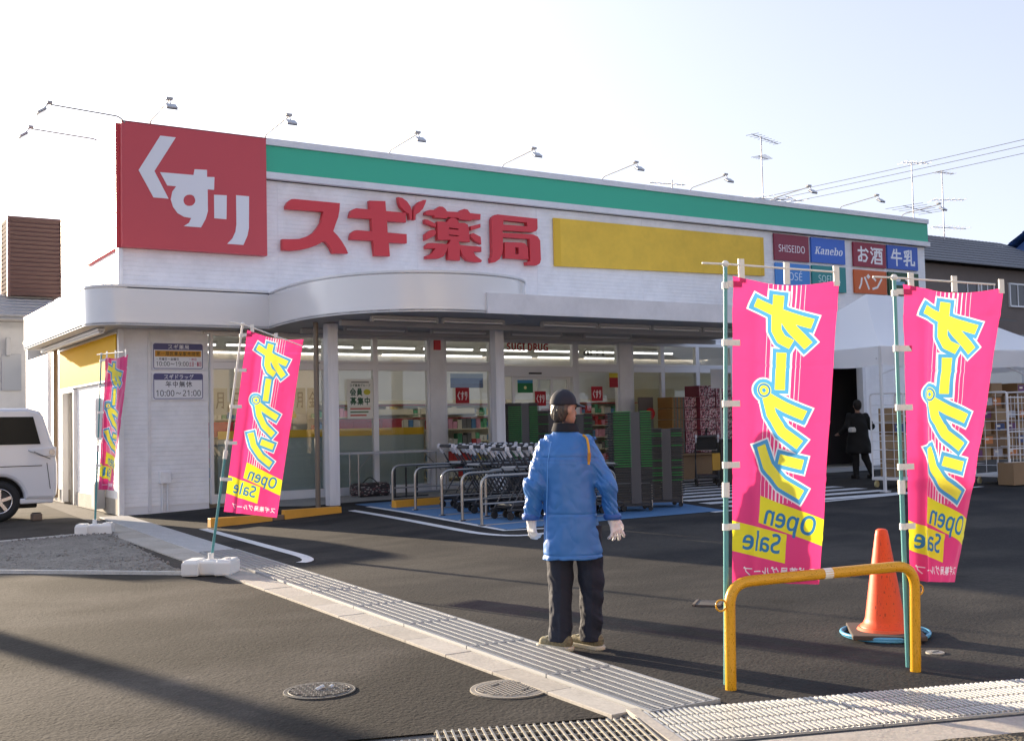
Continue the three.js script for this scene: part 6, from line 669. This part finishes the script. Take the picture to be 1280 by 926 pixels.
// ---------------------------------------------------------------- white van
{
  const t = thing('parked_van', 'white parked van with dark tinted windows at the left edge', 'van', [-0.98, 0, -0.28], 0.04);
  const wb = mat([0.82, 0.82, 0.84], 0.18, 0.0, {}), bodyM = phys([0.8, 0.8, 0.82], { roughness: 0.25, clearcoat: 1, clearcoatRoughness: 0.05 });
  // profile in x (0 = rear, negative = towards the front) and y
  const prof = [[-0.08, 0.34], [-0.03, 0.42], [-0.015, 0.62], [-0.02, 0.95], [-0.06, 1.25], [-0.12, 1.4], [-0.24, 1.78], [-0.3, 1.86], [-0.5, 1.92], [-2.6, 1.93], [-3.3, 1.86], [-4.1, 1.3], [-4.75, 1.05], [-4.85, 0.7], [-4.82, 0.36], [-4.2, 0.3]];
  const arch = (cx, r) => { const o = []; for (let i = 0; i <= 12; i++) { const a = Math.PI - i / 12 * Math.PI; o.push([cx - Math.cos(a) * -r, 0.36 + Math.sin(a) * r]); } return o; };
  const wh = [-0.95, -3.85]; const under = [...arch(wh[1], 0.4).map(([x, y]) => [x, Math.max(y, 0.3)]), ...arch(wh[0], 0.4).map(([x, y]) => [x, Math.max(y, 0.3)])];
  const g = extrude([...prof, ...under], 1.66, [], 0.06); g.translate(0, 0, -1.72); mesh('body', g, bodyM, t);
  new MB().box(-2.4, 1.0, -0.9, 4.3, 1.2, 1.5).build('cabin_core', mat(0.01, 0.9), t);
  const gl = phys([0.012, 0.016, 0.018], { roughness: 0.12, specularIntensity: 0.2 });
  const win = extrude([[-0.3, 1.3], [-0.42, 1.77], [-1.75, 1.78], [-1.75, 1.3]], 0.012, [], 0.01); win.translate(0, 0, 0.0); mesh('side_window', win, gl, t); const win2 = extrude([[-1.85, 1.3], [-1.85, 1.78], [-2.9, 1.76], [-3.3, 1.5], [-3.4, 1.3]], 0.012, [], 0.01); mesh('side_window', win2, gl, t);
  new MB().box(-0.17, 1.55, -0.85, 0.02, 0.42, 1.4, 0, 0, 0.3).build('rear_window', gl, t);
  const lamp = extrude([[-0.045, 1.245], [-0.05, 1.075], [-0.28, 1.09], [-0.5, 1.19], [-0.49, 1.21]], 0.02, [], 0.012); const lo = mesh('tail_lamp', lamp, phys([0.75, 0.76, 0.78], { roughness: 0.1, clearcoat: 1 }), t); new MB().cyl([-0.12, 1.155, 0.03], [-0.12, 1.155, 0.045], 0.05, 0.05, 16).build('lens', mat([0.5, 0.5, 0.52], 0.2, 0.5), lo); new MB().box(-0.28, 1.105, 0.032, 0.3, 0.012, 0.006, 0, 0, -0.45).build('lamp_edge', M.black, lo);
  new MB().box(-0.75, 0.93, -0.0, 0.95, 0.014, 0.012).build('door_seam', M.black, t); new MB().box(-1.78, 0.95, -0.002, 0.012, 1.1, 0.012).build('door_seam', M.black, t); new MB().box(-0.17, 0.75, -0.0, 0.01, 0.45, 0.012, 0, 0, 0.12).build('door_seam', M.black, t);
  new MB().rbox(-0.35, 0.33, -0.86, 0.55, 0.1, 1.64, 0.03).build('rear_bumper', bodyM, t); new MB().rbox(-0.55, 0.26, -0.7, 0.5, 0.12, 0.9, 0.03).build('exhaust_box', M.rubber, t);
  for (const cx of wh) for (const s of [0, 1]) { const z = s ? -1.6 : -0.12; const w = new MB(); const tg = new THREE.TorusGeometry(0.265, 0.085, 14, 36); const wo = mesh('wheel', tg, M.rubber, t); wo.position.set(cx, 0.348, z); wo.scale.z = 1.15; const rm = new MB(); rm.cyl([0, 0, 0.05], [0, 0, 0.07], 0.05); const rg = new THREE.TorusGeometry(0.205, 0.014, 8, 32); rg.translate(0, 0, 0.055); rm.add(rg); for (let k = 0; k < 5; k++) { const a = k / 5 * Math.PI * 2 + 0.3; rm.box(Math.cos(a) * 0.115, Math.sin(a) * 0.115, 0.05, 0.19, 0.055, 0.025, 0, 0, a); } mesh('rim', rm.geo(), mat([0.72, 0.72, 0.74], 0.25, 0.8), wo); mesh('hub_disc', new THREE.CylinderGeometry(0.2, 0.2, 0.04, 32).rotateX(Math.PI / 2), mat([0.08, 0.08, 0.08], 0.6, 0.5), wo); }
  const wc = thing('wheel_chock', 'dark block behind the rear wheel of the white van', 'chock', [-1.36, 0, -0.2], 0.2); new MB().rbox(0, 0.06, 0, 0.16, 0.12, 0.14, 0.02).build('block', M.wood, wc); new MB().rbox(0, 0.125, 0, 0.12, 0.02, 0.1, 0.006).build('pad', M.rubber, wc);
}
// ---------------------------------------------------------------- neighbours, antennas, cables
{
  const louv = thing('rooftop_unit', 'brown louvred screen box on the roof left of the shop', 'louvre box', [0.98, 0, -14.6]); const L = (w, d) => { }; new MB().box(0, 6.55, 0, 1.36, 2.2, 1.15).build('core', M.brownMetal, louv); const slatG = new MB().box(0, 0, 0, 1.4, 0.075, 0.05, 0.5).geo(); for (let i = 0; i < 18; i++) { const o = mesh('slat', slatG, mat([0.13, 0.075, 0.068], 0.5, 0.1), louv); o.position.set(0, 5.5 + i * 0.125, 0.6); } const sg2 = new MB().box(0, 0, 0, 0.05, 0.075, 1.15, 0, 0, 0.5).geo(); for (let i = 0; i < 18; i++) { const o = mesh('slat', sg2, mat([0.2, 0.12, 0.1], 0.5, 0.1), louv); o.position.set(-0.71, 5.5 + i * 0.125, 0); } for (const [x, z] of [[-0.71, 0.6], [0.71, 0.6], [-0.71, -0.58]]) new MB().box(x, 6.55, z, 0.07, 2.3, 0.08).build('corner_post', M.brownMetal, louv); new MB().box(0, 7.68, 0, 1.5, 0.06, 1.3).build('cap', M.brownMetal, louv);
  const tiled = (parent, x0, x1, zf, zr, ye, yr, m, n) => { // pitched roof of separate curved tile rows
    const rows = Math.max(4, n | 0), b = new MB(); for (let i = 0; i < rows; i++) { const t0 = i / rows, t1 = (i + 1.25) / rows; const za = lerp(zf, zr, t0), zb = lerp(zf, zr, Math.min(1, t1)), ya = lerp(ye, yr, t0) + 0.05, yb = lerp(ye, yr, Math.min(1, t1)) + 0.01; b.add(grid(Math.ceil((x1 - x0) / 0.1), 1, (s, u) => { const x = lerp(x0, x1, s), w = 0.025 * Math.abs(Math.sin(s * (x1 - x0) / 0.28 * Math.PI)); return [x, lerp(ya, yb, u) + w, lerp(za, zb, u)]; })); b.box((x0 + x1) / 2, ya - 0.012, za, x1 - x0, 0.05, 0.02); } return mesh('roof', b.geo(), m, parent); };
  const nb = thing('neighbour_house', 'grey house with tiled eaves and gutter behind the van at the left edge', 'house', [0, 0, 0]);
  new MB().box(0.35, 2.4, -14.6, 2.1, 4.8, 3.0).build('wall', mat([0.6, 0.6, 0.6], 0.8, 0, { map: softT }), nb); tiled(nb, -0.8, 1.5, -12.6, -14.6, 4.7, 5.5, mat([0.32, 0.32, 0.34], 0.5), 7); tiled(nb, -0.8, 1.5, -16.6, -14.6, 4.7, 5.5, mat([0.32, 0.32, 0.34], 0.5), 7);
  new MB().cyl([-0.8, 4.6, -12.5], [1.5, 4.6, -12.5], 0.07).cyl([0.75, 4.6, -12.55], [0.75, 0, -13.0], 0.045).build('gutter', mat([0.3, 0.28, 0.26], 0.5), nb); new MB().box(0.2, 3.2, -13.08, 0.5, 1.0, 0.06).build('window', mat([0.35, 0.37, 0.4], 0.2), nb); new MB().rbox(0.1, 3.9, -12.95, 0.12, 0.5, 0.1, 0.02).build('meter_box', M.grey, nb);
  const house = (name, label, x0, x1, z0, z1, ye, yr, wallM, roofM, wins, o = {}) => { const t = thing(name, label, 'house', [0, 0, 0]); new MB().box((x0 + x1) / 2, ye / 2, (z0 + z1) / 2, x1 - x0, ye, z0 - z1).build('wall', wallM, t); const zm = (z0 + z1) / 2; tiled(t, x0 - 0.5, x1 + 0.5, z0 + 0.6, zm, ye, yr, roofM, 10); tiled(t, x0 - 0.5, x1 + 0.5, z1 - 0.6, zm, ye, yr, roofM, 6); const gb = extrude([[z1, 0], [z0, 0], [zm, yr - ye - 0.12]], x1 - x0 - 0.02, []); gb.rotateY(-Math.PI / 2); gb.translate(x1 - 0.01, ye - 0.02, 0); mesh('gable', gb, o.gable || wallM, t); { const g2 = gb.clone(); g2.translate(-(x1 - x0) + (x1 - x0 - 0.02), 0, 0); } for (const [x, y, w, h] of wins) { const f = new MB().box(x, y + h / 2, z0 + 0.03, w + 0.12, 0.07, 0.1).box(x, y - h / 2, z0 + 0.04, w + 0.12, 0.07, 0.14).box(x - w / 2, y, z0 + 0.03, 0.07, h, 0.1).box(x + w / 2, y, z0 + 0.03, 0.07, h, 0.1).box(x, y, z0 + 0.03, 0.05, h, 0.07).build('window', M.alu, t); mesh('pane', new MB().box(x, y, z0 + 0.02, w, h, 0.02).geo(), mat([0.06, 0.06, 0.065], 0.12), f); } if (o.balcony) { const [bx, by, bw] = o.balcony; new MB().box(bx, by, z0 + 0.9, bw, 0.12, 1.0).box(bx, by + 0.5, z0 + 1.38, bw, 0.9, 0.06).build('balcony', mat([0.42, 0.4, 0.36], 0.7), t); } if (o.awning) new MB().box(o.awning[0], o.awning[1], z0 + 0.6, o.awning[2], 0.06, 1.2, 0.2).build('awning', mat([0.16, 0.15, 0.14], 0.6), t); return t; };
  const cream = mat([0.66, 0.62, 0.54], 0.85, 0, { map: softT }), taupe = mat([0.2, 0.165, 0.145], 0.85, 0, { map: softT });
  house('house', 'dark grey tiled house with brown upper wall just right of the shop', 33.5, 45.2, -9.5, -17, 7.8, 9.9, taupe, M.tile, [[37.6, 6.6, 1.5, 1.0], [39.0, 6.7, 0.9, 0.8], [37.8, 3.6, 1.6, 1.4], [41.2, 6.7, 1.2, 1.0]], { awning: [37.8, 5.5, 3] });
  house('house', 'cream house under a blue tarpaulin roof at the right edge', 47.4, 56, -8, -16, 8.2, 10.9, cream, mat([0.03, 0.11, 0.36], 0.6), [[49.4, 6.9, 1.4, 1.0], [51.6, 6.9, 1.4, 1.0], [49.8, 4.0, 1.8, 1.5], [53, 4.0, 1.8, 1.5]], { awning: [50.6, 5.7, 5], gable: mat([0.03, 0.1, 0.32], 0.6) });
  house('house', 'grey tiled house hidden behind the shop roof carrying the tall antenna', 25, 31.5, -12, -18, 5.6, 7.2, cream, M.tile, [[28, 4.4, 1.4, 1.1]]);
  const shed = thing('storage_hut', 'low pale hut in front of the houses right of the banners', 'hut', [0, 0, 0]); new MB().box(33, 1.9, -3.2, 9, 3.8, 4).build('wall', mat([0.5, 0.53, 0.55], 0.7), shed); new MB().box(33, 3.88, -3.2, 9.3, 0.14, 4.4).build('roof', mat([0.3, 0.31, 0.33], 0.6), shed);
  // antennas
  const ant = (p, yTop, s, label) => { const t = thing('antenna', label, 'tv antenna', p), h = yTop - p[1]; new MB().cyl([0, 0, 0], [0, h, 0], 0.03, 0.024, 8).build('mast', mat([0.34, 0.34, 0.36], 0.4, 0.6), t); const yagi = (y, L, n, ang, el, w) => { const b = new MB(), d = V(Math.cos(ang), 0, Math.sin(ang)), q = V(-Math.sin(ang), 0, Math.cos(ang)); b.cyl(d.clone().multiplyScalar(-L * 0.35).add(V(0, y, 0)).toArray(), d.clone().multiplyScalar(L * 0.65).add(V(0, y, 0)).toArray(), 0.016, 0.016, 6); for (let i = 0; i < n; i++) { const c = d.clone().multiplyScalar(lerp(-0.32, 0.62, i / (n - 1)) * L).add(V(0, y, 0)), k = w * (1 - 0.4 * i / n); const v = el ? V(0, 1, 0) : q; b.cyl(c.clone().addScaledVector(v, -k).toArray(), c.clone().addScaledVector(v, k).toArray(), 0.011, 0.011, 5); } b.build('yagi', mat([0.34, 0.34, 0.36], 0.4, 0.6), t); }; s.forEach((a) => yagi(...a)); return t; };
  ant([30.2, 6.9, -14], 13.6, [[13.55, 2.4, 8, -0.3, 0, 0.3], [12.7, 0.9, 6, -0.3, 0, 0.35], [10.9, 3.2, 7, 0.2, 0, 1.0], [10.75, 2.0, 5, 1.2, 0, 0.9]].map((a) => [a[0] - 6.9, ...a.slice(1)]), 'tallest antenna mast behind the green band with three aerials');
  ant([38.2, 8.6, -12.5], 13.0, [[4.4, 1.4, 6, 0.3, 0, 0.4], [2.3, 2.8, 6, -0.2, 0, 0.9]], 'antenna on the tiled house nearest the right end of the shop'); ant([40.5, 8.6, -12.6], 12.9, [[4.2, 1.2, 6, 0.1, 0, 0.3], [2.9, 1.6, 6, 0.5, 0, 0.5], [1.6, 2.0, 6, 0.2, 0, 0.6]], 'thin antenna right of the other one above the tiled house');
  ant([22.5, 7.1, -11], 10.35, [[3.1, 1.5, 7, Math.PI + 0.2, 0, 0.3]], 'small aerial just above the middle of the green band');
  const wires = [[[31.7, 11.05, 10], [28.8, 11.05, -25]], [[32.3, 10.98, 10], [29.3, 10.98, -25]], [[33.1, 10.9, 10], [30.0, 10.9, -25]]]; wires.forEach(([a, b], i) => { const P = []; for (let k = 0; k <= 16; k++) { const u = k / 16; P.push([lerp(a[0], b[0], u), lerp(a[1], b[1], u) - 0.25 * Math.sin(Math.PI * u), lerp(a[2], b[2], u)]); } tag(new MB().tube(P, 0.011, 5, 60).build('overhead_cable', mat([0.2, 0.2, 0.22], 0.6)), ['highest', 'middle', 'lowest'][i] + ' of the overhead cables crossing the sky at the right', 'cable'); });
  // utility pole just outside the left edge: its long shadow crosses the near asphalt
  const pole = thing('utility_pole', 'concrete utility pole left of the view whose shadow crosses the near asphalt', 'utility pole', [-6.9, 0, -1.9]); new MB().cyl([0, 0, 0], [0, 9, 0], 0.19, 0.13, 20).build('post', M.concrete, pole); new MB().box(0, 8.3, 0, 1.6, 0.1, 0.1).build('crossarm', M.grey, pole);
  // sunlit houses across the street, seen only in the glass
  house('house', 'beige house across the street reflected in the left shop windows', -16, -6, 37, 30, 6, 8, mat([0.52, 0.44, 0.34], 0.9), M.tile, []); house('house', 'pale house across the street reflected in the middle shop windows', -4, 7, 41, 34, 6.5, 8.4, mat([0.55, 0.5, 0.42], 0.9), M.tile, []); house('house', 'tan house across the street reflected in the right shop windows', 9, 20, 47, 39, 6, 8, mat([0.4, 0.32, 0.24], 0.9), M.tile, []);
}
renderer.render(scene, camera);
